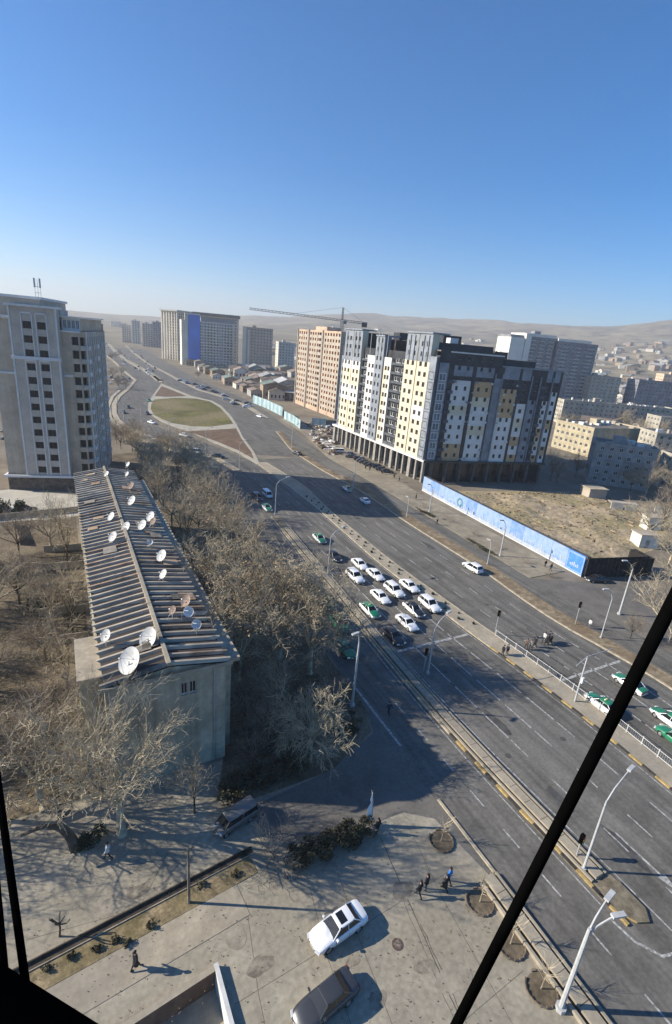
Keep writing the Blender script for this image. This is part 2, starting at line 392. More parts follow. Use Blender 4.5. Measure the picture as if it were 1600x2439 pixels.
# street edge in the far distance and lawn island
def loop(px, z0, z1, name, m, stuff=False):
    k = MB(); k.prism([G(*p) for p in px], z0, z1, 0); o = put(name, k, m)
    return tag(o, 'dry lawn filling the teardrop island between the two roads', 'lawn', kind='stuff') if stuff else tag(o, kind='structure')
def ribbon(px, w, h, name='kerb', m=kerb_m, side=0):
    P = [Vector(G(*p)) for p in px]; A = []; B = []
    for i, p in enumerate(P):
        d = (P[min(i + 1, len(P) - 1)] - P[max(0, i - 1)]).normalized(); nn = Vector((-d.y, d.x))
        A.append(tuple(p + nn * w * (.5 + side * .5))); B.append(tuple(p - nn * w * (.5 - side * .5)))
    k = MB(); k.strip(B, A, 0, h); return struct(name, k, m)
isl = [(384, 914), (361, 946), (353, 962), (352, 975), (358, 987), (368, 994), (385, 1005), (409, 1015), (454, 1030), (505, 1053), (566, 1079), (612, 1106), (618, 1104), (605, 1077), (579, 1042), (563, 1010), (550, 991), (528, 968), (505, 955), (454, 943)]
loop(isl, 0, .15, 'island_kerb', mat('island_kerb', (.40, .37, .30), .9, .1, .3))
loop([(368, 952), (360, 964), (359, 975), (366, 988), (385, 999), (412, 1009), (455, 1016), (500, 1017), (555, 1010), (546, 996), (524, 972), (500, 957), (466, 950), (420, 948)], .1, .19, 'lawn', grass_m, True)
loop([(385, 920), (368, 944), (400, 946), (445, 944)], .1, .18, 'planting_bed', brown_m)
loop([(446, 1028), (510, 1050), (566, 1073), (604, 1094), (598, 1078), (575, 1046), (562, 1021), (505, 1025)], .1, .18, 'planting_bed', brown_m)
ribbon([(381, 908), (366, 896), (340, 880), (300, 858), (275, 838), (255, 815), (246, 800), (240, 785), (236, 773)], 5.0, .3, 'median', path_m)
ribbon([(382, 912), (384, 905), (381, 908), (366, 896)], 2.5, .3, 'kerb', kerb_m)
ribbon([(634, 997), (624, 990), (585, 966), (540, 948), (477, 930), (430, 908), (395, 888), (357, 870), (320, 842), (290, 815), (268, 795)], 3.0, .25, 'kerb', path_m)
ribbon([(566, 1122), (520, 1095), (450, 1068), (406, 1056), (340, 1035), (300, 1018), (280, 1000), (272, 985), (272, 962), (283, 945), (304, 928), (322, 906), (300, 888), (270, 860), (249, 843), (240, 830)], 2.2, .25, 'kerb', kerb_m)
ribbon([(520, 1115), (450, 1086), (390, 1066), (330, 1046), (290, 1024), (262, 995), (258, 968), (268, 945), (285, 930)], 1.6, .22, 'kerb', kerb_m)

# markings
mk = MB()
def dash(fx, y0, y1, on, off_, w=.16, z=.018):
    y = y0
    while y < y1:
        a = [(fx(y), y), (fx(y + on), y + on)]
        mk.strip([(p[0] - w / 2, p[1]) for p in a], [(p[0] + w / 2, p[1]) for p in a], 0, z); y += on + off_
lerp = lambda P, Q, t: (lambda y: xs(P, y) * (1 - t) + xs(Q, y) * t)
for k in (1, 2, 3): dash(lerp(E_sep1R, E_medL, k / 4), 4, 30, 2.6, 3.4)
for k in (1, 2, 3): dash(lerp(E_sep1R, E_medL, k / 4), 31, 74, 4.4, .9, .20)
for k in (1, 2, 3): dash(lerp(E_sep1R, E_medL, k / 4), 76, 150, 2.6, 5.4)
for k in (1, 2, 3): dash(lerp(E_medR, E_c2R, k / 4), 24, 160, 2.6, 4.6)
for k in (1, 2, 3): dash(lerp(E_medR, E_c2R, k / 4), 26, 48, 5.0, .8, .2)
dash(lambda y: 33.0, 2, 40, 2.0, 2.6)
dash(lambda y: xs(E_sep1R, y) + .45, 5, 100, 8, .2, .12)
dash(lambda y: xs(E_medL, y) - .45, 5, 155, 8, .2, .12)
dash(lambda y: xs(E_sep1L, y) - .45, 14, 100, 8, .2, .12)
a0, a1 = lerp(E_sep1R, E_medL, .03)(50), lerp(E_sep1R, E_medL, .97)(50)
mk.box(a0, a1, 49.8, 50.3, 0, .018)
b0, b1 = lerp(E_medR, E_c2R, .03)(40), lerp(E_medR, E_c2R, .97)(40)
mk.box(b0, b1, 36.0, 36.4, 0, .018)
# arrow in the near lane
ax, ay = 42.9, 13.4
mk.box(ax - .09, ax + .09, ay, ay + 4.4, 0, .02); mk.poly([(ax - .42, ay, .021), (ax, ay - 1.7, .021), (ax + .42, ay, .021)])
# worn curve round the separator tip
mk.strip([(35.2, 13), (35.5, 11), (36.6, 9.4), (38.4, 9.0), (39.6, 10.2)], [(35.4, 13), (35.7, 11.1), (36.7, 9.6), (38.3, 9.2), (39.4, 10.3)], 0, .018)
# long straight line in the shade of the house on the side street
mk.poly([(*G(838, 1632), .02), (*G(842, 1630), .02), (*G(957, 1776), .02), (*G(951, 1777), .02)])
struct('road_markings', mk, white_line)

# ------------------------------------------------------------------ foreground yard
s = MB()
s.poly([(6.2, -6, .003), (27.0, -6, .003), (28.9, -6, .003), (28.9, 20, .003), (27.8, 27, .003), (24, 31, .003), (12, 40, .003), (-18, 42, .003), (-18, 19.2, .003), (5.9, 22.25, .003), (6.2, 12, .003)], 0)
struct('yard', s, yard)
s = MB(); s.poly([(-18, -6, -1.5), (7, -6, -1.5), (7, 23, -1.5), (-18, 23, -1.5)], 0); struct('ramp_floor', s, path_m)
D0, D1 = (-12.0, 26.6), (11.0, 29.3)
def along(a, b, t, off=0.0):
    dx, dy = b[0] - a[0], b[1] - a[1]; L = math.hypot(dx, dy)
    return (a[0] + dx * t - dy / L * off, a[1] + dy * t + dx / L * off)
k = MB()
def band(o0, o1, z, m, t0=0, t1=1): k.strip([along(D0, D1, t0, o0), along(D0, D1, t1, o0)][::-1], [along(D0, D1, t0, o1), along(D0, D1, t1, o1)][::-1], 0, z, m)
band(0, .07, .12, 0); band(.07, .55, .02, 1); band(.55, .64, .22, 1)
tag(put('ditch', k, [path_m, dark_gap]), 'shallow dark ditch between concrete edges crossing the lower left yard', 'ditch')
s = MB(); k = s; band(-1.6, -.02, .05, 0, 0, .98); struct('planting_bed', s, straw_m)
s = MB(); k = s; band(-4.2, -1.62, .03, 0, 0, .9); struct('path', s, path_m)
# sunken service ramp with parapets at the bottom edge
pr = thing('ramp_parapet', 'low concrete ramp wall with brown inner face at the bottom of the picture', 'wall', (2.5, 21, 0))
k = MB(); k.prism([(-18.0, 19.55), (5.85, 22.6), (5.85, 22.2), (-18.0, 19.12)], -1.5, .32, 1, 0)
put('back_wall', k, [path_m, mat('brown_render', (.15, .095, .065), .9, .2, .8)], pr)
k = MB(); k.prism([(5.86, 22.6), (6.14, 22.6), (6.44, 12), (6.14, 12)], -1.5, .42, 0); put('side_wall', k, mat('white_render', (.6, .6, .58), .8, .08, .8), pr)
k = MB(); k.obox(18.5, 18.5, .01, .01, 0, .001)
mh = MB(); mh.tube([(18.5, 18.5, .0), (18.5, 18.5, .03)], .42, 20, 0); mh.tube([(18.5, 18.5, .03), (18.5, 18.5, .036)], .30, 20, 1)
tag(put('manhole_cover', mh, [mat('rust_iron', (.12, .08, .065), .8, .3, 5), mat('iron_lid', (.2, .16, .13), .8, .3, 5)]), 'round rusty manhole cover in the yard beside the white sedan', 'manhole cover')
# cracks and joints in the slab
s = MB()
for p, q, w in (((905, 1995), (1100, 2439), .07), ((1000, 2200), (1110, 2439), .05), ((60, 2240), (330, 2165), .05), ((560, 2110), (420, 2190), .04), ((1085, 2439), (940, 2100), .03), ((330, 2165), (400, 2030), .04)):
    P0, P1 = G(*p), G(*q); N = 14; A = []; B = []
    for i in range(N):
        t = i / (N - 1); j = .12 * noise.noise(Vector((t * 9, p[0], 1)))
        x = P0[0] + (P1[0] - P0[0]) * t + j; y = P0[1] + (P1[1] - P0[1]) * t
        A.append((x, y)); B.append((x + w, y + w * .4))
    s.strip(A, B, 0, .007)
rnd = random.Random(91)
for q in (0, 2, 3, 6):   # slab joints
    x0 = 7 + 2.6 * q; A = [(x0 + .35 * math.sin(q), 6), (x0 + 1.2 + .1 * math.sin(q * 3), 20), (x0 + 2.2, 26)]
    s.strip(A, [(a + .03, b) for a, b in A], 0, .006)
for q in (0, 1, 3):
    A = [(6.6, 8 + 4 * q), (16, 8.6 + 4 * q), (26, 9.3 + 4 * q)]; s.strip([(a, b + .03) for a, b in A], A, 0, .0065)
struct('yard_joint', s, mat('joint_dirt', (.10, .085, .065), .95, .2, 3))

def stain(px, py, rx, ry, m_, z, seed, name='yard_stain'):
    x, y = G(px, py); rn = random.Random(seed); k = MB(); n_ = 22
    k.poly([(x + rx * (1 + .18 * math.sin(2 * 6.283 * i / n_ + seed) + rn.uniform(-.05, .05)) * math.cos(6.283 * i / n_), y + ry * (1 + .18 * math.cos(3 * 6.283 * i / n_ + seed) + rn.uniform(-.05, .05)) * math.sin(6.283 * i / n_), z) for i in range(n_)]); struct(name, k, m_)
oil = mat('oil_stain', (.25, .22, .17), .7, .25, 1.5); pat = mat('patch_concrete', (.31, .275, .215), .92, .12, .8, fine=(3, .15)); tar = mat('tar_patch', (.085, .083, .078), .85, .2, 1.2)
for i, (px, py, a, b) in enumerate(((960, 2120, 1.0, .7), (620, 2300, .9, .6), (840, 2290, .5, .35), (1010, 2300, .8, .5), (700, 2080, 1.2, .5), (330, 2120, 1.1, .5), (900, 2380, .7, .5))): stain(px, py, a, b, oil, .009 + .0004 * i, i)
for i, (px, py, a, b) in enumerate(((1080, 2330, 1.3, .9), (250, 2160, 1.4, .7), (560, 2230, .9, .8))): stain(px, py, a, b, pat, .0125 + .0004 * i, 40 + i, 'yard_patch')
for i, (px, py, a, b) in enumerate(((1180, 1720, .8, 2.2), (1330, 1900, .6, 1.6), (1100, 1560, .9, 1.2), (1490, 2020, .5, 2.6), (1250, 1420, .6, 2.0), (1020, 1300, .7, 2.4), (1450, 1560, .5, 1.8))): stain(px, py, a, b, tar, .0155 + .0003 * i, 60 + i, 'road_patch')
for px, py in ((1210, 1800), (1060, 1600), (1340, 1760), (1160, 1440)):
    x, y = G(px, py); k = MB(); k.tube([(x, y, .0), (x, y, .02)], .36, 16); tag(put('manhole_cover', k, MATS['tar_patch']), 'dark round manhole cover in the carriageway', 'manhole cover', 'manhole covers in the road')
# ------------------------------------------------------------------ buildings
_WM = {}
def unit_window(frame, glass, style):
    key = (frame.name, glass.name, style)
    if key in _WM: return _WM[key]
    k = MB(); t = .09
    k.poly([(-.5, 0, -.5), (.5, 0, -.5), (.5, 0, .5), (-.5, 0, .5)], 1)
    if style != 'bare':
        for a, b, c, d in ((-.5, -.5 + t, -.5, .5), (.5 - t, .5, -.5, .5), (-.5 + t, .5 - t, .5 - t, .5), (-.5 + t, .5 - t, -.5, -.5 + t)):
            k.box(a, b, -.06, -.002, c, d, 0)
        k.box(-.03, .03, -.05, -.002, -.5 + t, .5 - t, 0)
    _WM[key] = mesh_of(k, [frame, glass], name='window'); return _WM[key]

def windows(parent, wins, frame=None, glass=None, style='frame', limit=100, name='window'):
    frame = frame or frame_w; glass = glass or glass_m
    me = unit_window(frame, glass, style); rl = parent.location
    wins = sorted(wins, key=lambda w: (w[0] ** 2 + w[1] ** 2 + (w[2] - EYE) ** 2))
    for (x, y, z, w, h, a) in wins[:limit]:
        o = bpy.data.objects.new(name, me); COL.objects.link(o); o.parent = parent
        o.location = (x - rl[0], y - rl[1], z - rl[2]); o.rotation_euler = (0, 0, a); o.scale = (w, 1, h)
    if len(wins) > limit:
        k = MB()
        for (x, y, z, w, h, a) in wins[limit:]:
            c, s_ = math.cos(a), math.sin(a)
            def T(u, v, q): return (x + c * u * w - s_ * v, y + s_ * u * w + c * v, z + q * h)
            k.poly([T(-.5, 0, -.5), T(.5, 0, -.5), T(.5, 0, .5), T(-.5, 0, .5)], 1)
            if style != 'bare':
                for u0, u1, q0, q1 in ((-.5, -.41, -.5, .5), (.41, .5, -.5, .5), (-.41, .41, .41, .5), (-.41, .41, -.5, -.41), (-.03, .03, -.41, .41)):
                    k.poly([T(u0, -.05, q0), T(u1, -.05, q0), T(u1, -.05, q1), T(u0, -.05, q1)], 0)
        tag(put(name, k, [frame, glass], parent), kind='stuff')

def facade(mb, wins, O, ang, W, z0, z1, xs_, zs_, depth=.25, ok=None, mf=None, m=0, brk=()):
    """wall plane with real openings; u runs to the viewer's right, n outward"""
    ux, uy = math.cos(ang), math.sin(ang); nx, ny = uy, -ux
    def P(a, z, d=0.0): return (O[0] + ux * a - nx * d, O[1] + uy * a - ny * d, z)
    xb = sorted({0.0, W} | {q for ab in xs_ for q in ab} | {q for q in brk if 0 < q < W}); zb = sorted({z0, z1} | {q for ab in zs_ for q in ab})
    X = {ab[0]: i for i, ab in enumerate(xs_)}; Z = {ab[0]: j for j, ab in enumerate(zs_)}
    for i in range(len(xb) - 1):
        for j in range(len(zb) - 1):
            a, b, c, d = xb[i], xb[i + 1], zb[j], zb[j + 1]
            mm = mf((a + b) / 2, (c + d) / 2) if mf else m
            if a in X and c in Z and (ok is None or ok(X[a], Z[c])):
                for q in (((a, c), (b, c)), ((b, c), (b, d)), ((b, d), (a, d)), ((a, d), (a, c))):
                    (p0, r0), (p1, r1) = q
                    mb.poly([P(p0, r0), P(p1, r1), P(p1, r1, depth), P(p0, r0, depth)], mm)
                x, y, z = P((a + b) / 2, (c + d) / 2, depth - .02)
                wins.append((x, y, z, b - a, d - c, ang))
            else:
                mb.poly([P(a, c), P(b, c), P(b, d), P(a, d)], mm)

def even(W, n, w, m0=None, m1=None):
    """n openings of width w spread over a facade of width W"""
    m0 = .8 if m0 is None else m0; m1 = m0 if m1 is None else m1
    p = (W - m0 - m1) / n
    return [(m0 + p * (i + .5) - w / 2, m0 + p * (i + .5) + w / 2) for i in range(n)]
def floors(z0, n, h, lo=.9, hi=2.5): return [(z0 + h * i + lo, z0 + h * i + hi) for i in range(n)]

def loc2(O, ang, u, v):   # v inward
    ux, uy = math.cos(ang), math.sin(ang); return (O[0] + ux * u - uy * v, O[1] + uy * u + ux * v)
def rect(O, ang, u0, u1, v0, v1): return [loc2(O, ang, *q) for q in ((u0, v0), (u1, v0), (u1, v1), (u0, v1))]

def block(name, label, cat, O, ang, W, D, H, nf, cw, cd, mats, ww=1.5, wh=1.5, z0=0.0, group=None, limit=60, sides='fr', roof=True, fh=None, par=1.0, glass=None, lo=.9, frame=None, style='frame', mf=None, balc=None):
    """plain rectangular block: front facade starts at O; walls, roof, parapet, windows are its parts"""
    c = loc2(O, ang, W / 2, D / 2)
    t = thing(name, label, cat, (c[0], c[1], z0), 0, group)
    fh = fh or (H - 1.0) / nf
    w = MB(); wins = []; zs_ = floors(z0 + .3, nf, fh, lo, lo + wh)
    F = [(O, ang, W, cw), (loc2(O, ang, W, 0), ang + math.pi / 2, D, cd), (loc2(O, ang, W, D), ang + math.pi, W, cw), (loc2(O, ang, 0, D), ang - math.pi / 2, D, cd)]
    for i, (o_, a_, L, n) in enumerate(F):
        use = 'frbl'[i] in sides
        facade(w, wins, o_, a_, L, z0 - .5, z0 + H, even(L, n, ww) if use and n else [], zs_ if use else [], mf=(mf if i in (0, 1, 3) else None))
    put('wall', w, mats, t)
    r = MB(); q = rect(O, ang, .25, W - .25, .25, D - .25)
    r.poly([(*p, z0 + H - .35) for p in q], 0)
    for u0, u1, v0, v1 in ((-.12, W + .12, -.12, .25), (-.12, W + .12, D - .25, D + .12), (-.12, .25, .252, D - .252), (W - .25, W + .12, .252, D - .252)):
        r.prism(rect(O, ang, u0, u1, v0, v1), z0 + H - .5, z0 + H + par * .25, 1)
    if roof and W > 8:
        r.prism(rect(O, ang, W * .3, W * .3 + 4, D * .4, D * .4 + 3), z0 + H - .35, z0 + H + 2.4, 1)
    put('roof', r, [roof_m, mats[0] if isinstance(mats, list) else mats], t)
    if balc:
        for (b0, b1) in balc:
            for (c0, c1) in zs_[1:]:
                k = MB()
                k.prism(rect(O, ang, b0, b1, -1.2, -.01), c0 - 1.0, c0 + .1, 0); put('balcony', k, frame_w, t)
    windows(t, wins, limit=limit, glass=glass, frame=frame, style=style)
    return t

roof_m = mat('tar_roof', (.16, .15, .14), .9, .2, .3, fine=(2, .2))
beige = mat('beige_stone', (.50, .41, .31), .85, .10, .25, fine=(1.5, .08), streak=(.7, .10, 0), drip=1); beige_l = mat('pale_stone', (.49, .43, .36), .85, .08, .3, fine=(1.5, .08))
trim = mat('white_trim', (.66, .65, .63), .75, .06, .5)
basestone = mat('base_stone', (.13, .105, .085), .7, .25, .8, fine=(3, .25))
creamw = mat('cream_panel', (.64, .57, .42), .75, .06, .25); whitep = mat('white_panel', (.66, .65, .62), .75, .06, .25)
tanp = mat('tan_panel', (.52, .36, .20), .75, .08, .25); darkc = mat('dark_cladding', (.048, .050, .056), .5, .2, .4); greyc = mat('bluegrey_cladding', (.25, .275, .31), .55, .15, .3)
glassd = mat('dark_glazing', (.02, .024, .03), .12, .3, .15, spec=.6)
glassb = mat('blue_glazing', (.14, .18, .23), .2, .25, .25, spec=.6)

# --- left tower
A = (-15.2, 142.2); TA = R(-14.0)
tw = thing('apartment_tower', 'tall beige apartment tower with white framed window columns at the left edge', 'tower', (-4, 155, 0))
w = MB(); wins = []; fz = [(4.5 + 3.08 * i, 6.1 + 3.08 * i) for i in range(12)]
facade(w, wins, loc2(A, TA, 0, .9), TA, 4.3, 3.6, 40.5, [], [], m=0)                      # left beige flank
facade(w, wins, loc2(A, TA, 4.3, 0), TA, 10.0, 3.6, 43.0, [(2.75, 4.55), (5.75, 7.55)], fz, depth=.3, m=1)   # bay
w.poly([(*loc2(A, TA, 4.3, 0), 3.6), (*loc2(A, TA, 4.3, .9), 3.6), (*loc2(A, TA, 4.3, .9), 43), (*loc2(A, TA, 4.3, 0), 43)], 1)
w.poly([(*loc2(A, TA, 14.3, 0), 3.6), (*loc2(A, TA, 14.3, 2.0), 3.6), (*loc2(A, TA, 14.3, 2.0), 43), (*loc2(A, TA, 14.3, 0), 43)], 1)
side_w = []
facade(w, side_w, loc2(A, TA, 14.3, 2.0), TA, 3.9, 0, 38.6, [(2.2, 3.7)], [(4.6 + 3.08 * i, 6.5 + 3.08 * i) for i in range(11)], depth=1.0, m=0)
facade(w, side_w, loc2(A, TA, 18.2, 2.0), TA + R(42), 1.7, 0, 38.6, [(.2, 1.5)], [(4.6 + 3.08 * i, 6.5 + 3.08 * i) for i in range(11)], depth=.9, m=0)
e0 = loc2(loc2(A, TA, 18.2, 2.0), TA + R(42), 1.7, 0)
facade(w, side_w, e0, TA + R(92.5), 28, 0, 38.6, [(.6 + 3.1 * i, 2.6 + 3.1 * i) for i in range(9)], [(4.6 + 3.08 * i, 6.5 + 3.08 * i) for i in range(11)], depth=.9, m=0)
facade(w, [], loc2(A, TA, 0, 31.1), TA - R(90), 30.2, 0, 40.5, [], [], m=0)
facade(w, [], loc2(A, TA, 18.2, 31.1), TA + R(180), 18.2, 0, 40.5, [], [], m=0)
w.poly([(*p, 38.6) for p in rect(A, TA, 14.3, 19.0, 2.0, 31)], 2); w.poly([(*p, 40.4) for p in rect(A, TA, 0, 14.3, .3, 31)], 2)
w.poly([(*p, 42.6) for p in rect(A, TA, 4.3, 14.3, .01, 2.9)], 2)
w.prism(rect(A, TA, 14.32, 18.0, 3.0, 30), 38.6, 41.4, 0)
w.prism(rect(A, TA, -.6, 10, 4, 26), 40.4, 44.8, 1)
w.prism(rect(A, TA, 4.3, 14.28, 2.9, 10), 40.41, 43.0, 1)
put('wall', w, [beige, beige_l, roof_m], tw)
windows(tw, wins + side_w, limit=100, frame=mat('dark_frame', (.05, .048, .045), .6), glass=mat('tower_glass', (.012, .012, .016), .3, .3, .2, rnd=.6))
at_ = MB(); gw = []; facade(at_, gw, loc2(A, TA, 14.6, 2.6), TA, 3.9, 38.62, 41.5, even(3.9, 4, .8, .1), [(39.0, 41.1)], m=0); put('attic', at_, trim, tw); windows(tw, gw, glass=glassb, limit=5, name='attic_window')
tr = MB()
def vtrim(u, z0, z1, wd=.28, v=0.0): tr.prism(rect(A, TA, u - wd / 2, u + wd / 2, v - .14, v - .002), z0, z1, 0)
for u in (4.5, 14.1): vtrim(u, 3.9, 43.4, .34)
for u in (6.85, 9.05, 9.85, 12.05):
    vtrim(u, 3.9, 31.55, .2); vtrim(u, 32.35, 41.6, .2)
for u0, u1 in ((6.6, 9.2), (9.6, 12.2)):
    for z in (31.2, 41.6): tr.prism(rect(A, TA, u0 + .3, u1 - .3, -.16, -.005), z, z + .3, 0)
tr.prism(rect(A, TA, 4.1, 14.5, -.42, -.002), 31.56, 32.3, 0)
tr.prism(rect(A, TA, 3.9, 14.7, -.55, 3.0), 43.01, 43.5, 0)
tr.prism(rect(A, TA, -.5, 4.3, .35, .899), 40.2, 40.9, 0); tr.prism(rect(A, TA, -.3, 4.28, .6, .899), 28.0, 28.5, 0)
tr.prism(rect(A, TA, -.6, 15.6, -.5, -.02), 3.3, 3.85, 0); tr.prism(rect(A, TA, -.6, -.02, -.018, 4), 3.3, 3.85, 0)
tr.prism(rect(A, TA, 14.4, 18.4, 1.6, 1.995), 38.2, 38.62, 0); tr.prism(rect(A, TA, 14.4, 16.3, 1.7, 1.995), 28.0, 28.5, 0); tr.prism(rect(A, TA, 14.4, 18.2, 1.7, 1.995), 3.3, 3.8, 0)
tr.prism(rect(A, TA, -1.0, 10.4, 3.5, 26.5), 44.81, 45.4, 0)
tr.prism(rect(A, TA, 14.1, 18.5, 2.0, 30.5), 41.51, 41.8, 0)
for i in range(11):
    z = 3.4 + 3.08 * i + .1
    tr.prism(rect(loc2(A, TA, 18.2, 2.0), TA + R(42), .1, 1.6, -.3, -.003), z, z + 1.0, 1)
    for q in range(5): tr.prism(rect(e0, TA + R(92.5), .5 + 6.2 * q, 2.7 + 6.2 * q, -.5, -.003), z, z + 1.0, q % 2)
for q in range(10): tr.prism(rect(e0, TA + R(92.5), 3.1 * q, 3.1 * q + .3, -.2, -.004), 0, 38.6, 0)
put('trim', tr, [trim, beige_l], tw)
b_ = MB(); b_.prism(rect(A, TA, .1, 15.2, .02, 12), 0, 3.3, 0); b_.prism(rect(A, TA, 15.4, 18, .8, 1.9), 0, 2.7, 0); put('ground_floor', b_, basestone, tw)
an = thing('rooftop_antenna', 'grey mobile phone antenna rack on the roof edge of the beige tower', 'antenna', (*loc2(A, TA, 9.6, 4.5), 45.4))
k = MB(); q = loc2(A, TA, 9.6, 4.5)
for dx, dy in ((-.5, 0), (.6, .1), (.05, .8)): k.tube([(q[0] + dx, q[1] + dy, 45.4), (q[0] + dx, q[1] + dy, 49.2)], .06, 5)
k.tube([(q[0] - .5, q[1], 47.6), (q[0] + .6, q[1] + .1, 47.6)], .05, 5); k.tube([(q[0] - .5, q[1], 46.3), (q[0] + .6, q[1] + .1, 46.3)], .05, 5)
put('mast', k, steel, an); k = MB()
for dx in (-.5, .6): k.box(q[0] + dx - .18, q[0] + dx + .18, q[1] - .2, q[1] - .07, 47.4, 49.4)
put('panel', k, steel_l, an)

# --- the black and cream complex
FO = (100.5, 192.5); FA = R(-90); SO = (100.5, 127.5); SA = R(-11.4)
cx = thing('apartment_block', 'large black and cream apartment complex with colonnade and vertical bays', 'apartment block', (122, 155, 0))
w = MB(); wins = []; dk = []
fz = [(8.6 + 3.05 * i, 10.15 + 3.05 * i) for i in range(12)]
MT = [darkc, creamw, whitep, tanp, greyc, roof_m]
facade(w, dk, (101.3, 192.5), FA, 65, 7.5, 40, [(18.5, 21.5), (40.0, 43.0), (43.8, 46.8)], fz[:10], depth=.3, m=0)
def bay(u0, u1, pr_, zt, cols, zc, mb_, mt_, zs_=fz, ww=1.3, alt=None):
    ww *= 1.2
    O = (101.3 - pr_, 192.5 - u0); W = u1 - u0
    def mf(x, z):
        if z > zc: return mt_
        return alt(x, z) if alt else mb_
    zz = [q for q in zs_ if q[1] < zt - .4]
    facade(w, wins, O, FA, W, 7.5, zt, even(W, cols, ww, .5), zz, mf=mf)
    for y_ in (O[1], O[1] - W):
        w.poly([(O[0], y_, 7.5), (102.5, y_, 7.5), (102.5, y_, zt), (O[0], y_, zt)], mt_ if mb_ == mt_ else mb_)
    w.poly([(O[0], O[1], zt), (O[0], O[1] - W, zt), (106, O[1] - W, zt), (106, O[1], zt)], 5)
mixw = lambda x, z: 2 if int((z - 7.5) / 3.05) in (4, 5, 8) and x < 9 else 1
bay(1.0, 4.0, .6, 36, 1, 33, 4, 4); bay(4.0, 10.6, 1.3, 46, 2, 34.6, 1, 4, alt=mixw, ww=1.2); bay(11.0, 17.6, 1.3, 46, 2, 34.6, 1, 4, alt=mixw, ww=1.2)
bay(22.5, 28.2, 1.0, 37.5, 2, 36, 2, 2, ww=1.2); bay(28.3, 34.0, 1.5, 44.3, 2, 7, 4, 4, ww=.9); bay(34.2, 38.8, 1.0, 37.5, 2, 36, 1, 2, ww=1.1, alt=lambda x, z: 1 if x < 2.3 else 2)
bay(47.4, 54.0, 1.4, 46, 2, 37.6, 1, 4, ww=1.2); bay(54.5, 61.0, 1.4, 46, 2, 37.6, 1, 4, ww=1.2, alt=lambda x, z: 2 if 20 < z < 24 else 1)
w.prism([(99.9, 131.4), (106, 131.4), (106, 128.2), (99.9, 128.2)], 7.5, 39.5, 4)
# shaded side facade
pan = [(5.4, 11.8, 1, 33), (13.2, 19.5, 1, 33), (23.2, 28.9, 2, 32), (29.9, 33.3, 2, 27), (39.4, 41.4, 2, 28), (42.4, 44.5, 2, 31)]
def smf(x, z):
    for i, (a, b, _, zt) in enumerate(pan):
        if a <= x <= b and z < zt:
            f_ = int((z - 7.5) / 3.05)
            return {0: (3, 3, 2, 2, 2, 1, 2, 2, 2), 1: (2, 2, 2, 1, 2, 2, 1, 3, 3), 2: (2, 2, 2, 2, 2, 3, 3, 3, 3), 3: (3, 2, 3, 2, 1, 2, 2, 2, 2), 4: (3, 2, 1, 3, 2, 2, 2, 2, 2), 5: (2, 3, 2, 2, 3, 2, 2, 2, 2)}[i][min(8, f_)]
    for a, b, _, zt in pan:
        if a <= x <= b and 34.3 < z < 38.2: return 4
    if 19.9 < x < 22.8 and z < 34 or 33.9 < x < 36.9 and z < 28: return 4
    return 0
cols = []
for a, b, _, zt in pan:
    if b - a > 4: cols += [(a + 1.2, a + 2.15), (b - 2.15, b - 1.2)]
    else: cols += [((a + b) / 2 - .6, (a + b) / 2 + .6)]
cols += [(20.5, 22.2), (35.3, 36.4)]
cols.sort(); BK = [q for p_ in pan for q in p_[:2]] + [19.9, 22.8, 33.9, 36.9]
facade(w, wins, SO, SA, 22, 7.5, 42.0, [c for c in cols if c[1] < 22], [(q[0] + .1, q[1] - .1) for q in fz[:11]], mf=smf, brk=BK)
facade(w, wins, loc2(SO, SA, 22, 0), SA, 23.4, 7.5, 38.0, [(a - 22, b - 22) for a, b in cols if a > 22], [(q[0] + .1, q[1] - .1) for q in fz[:9]], mf=lambda x, z: smf(x + 22, z), brk=[q - 22 for q in BK])
w.prism(rect(SO, SA, 0.3, 22, .3, 60), 41.2, 41.6, 5); w.prism(rect(SO, SA, 22, 45.1, .3, 24), 7.4, 37.6, 0, 5)
w.prism(rect(SO, SA, 2, 21.5, 6, 58), 37, 43.8, 0, 5); w.prism(rect(SO, SA, 23, 37, 4, 20), 37.6, 40.4, 0, 5)
w.poly([(*loc2(SO, SA, 45.4, 0), 7.5), (*loc2(SO, SA, 45.4, 24), 7.5), (*loc2(SO, SA, 45.4, 24), 38), (*loc2(SO, SA, 45.4, 0), 38)], 0)
w.prism([(102.6, 192.4), (125, 192.4), (125, 135), (102.6, 135)], 7.4, 39.9, 0, 5)
put('wall', w, MT, cx)
windows(cx, wins, limit=100, frame=mat('mid_frame', (.22, .21, .20), .6), glass=mat('block_glass', (.014, .016, .02), .25, .3, .2, rnd=.7)); windows(cx, dk, limit=30, glass=glassd, name='dark_window')
# corner bays of bluish glass, metal bands, balconies of the dark strips
k = MB(); gw = []
facade(k, gw, (99.88, 131.3), FA, 3.0, 7.6, 38, [(.2, 2.8)], [(8.2 + 3.05 * i, 10.6 + 3.05 * i) for i in range(9)], depth=.1); windows(cx, gw, glass=glassb, name='bay_window', limit=12)
gw = []; facade(k, gw, loc2(SO, SA, 0.02, -.5), SA, 3.0, 7.6, 38, [(.3, 2.7)], [(8.2 + 3.05 * i, 10.6 + 3.05 * i) for i in range(9)], depth=.1); windows(cx, gw, glass=glassb, name='bay_window', limit=12)
k.prism(rect(SO, SA, 3.02, 3.2, -.5, -.002), 7.6, 38, 0); put('corner_bay', k, greyc, cx)
tr = MB()
tr.prism([(99.5, 193), (101.28, 193), (101.28, 127.0), (99.5, 127.0)], 6.9, 7.49, 0)
tr.prism(rect(SO, SA, -.9, 45.45, -.9, -.01), 6.9, 7.49, 1)
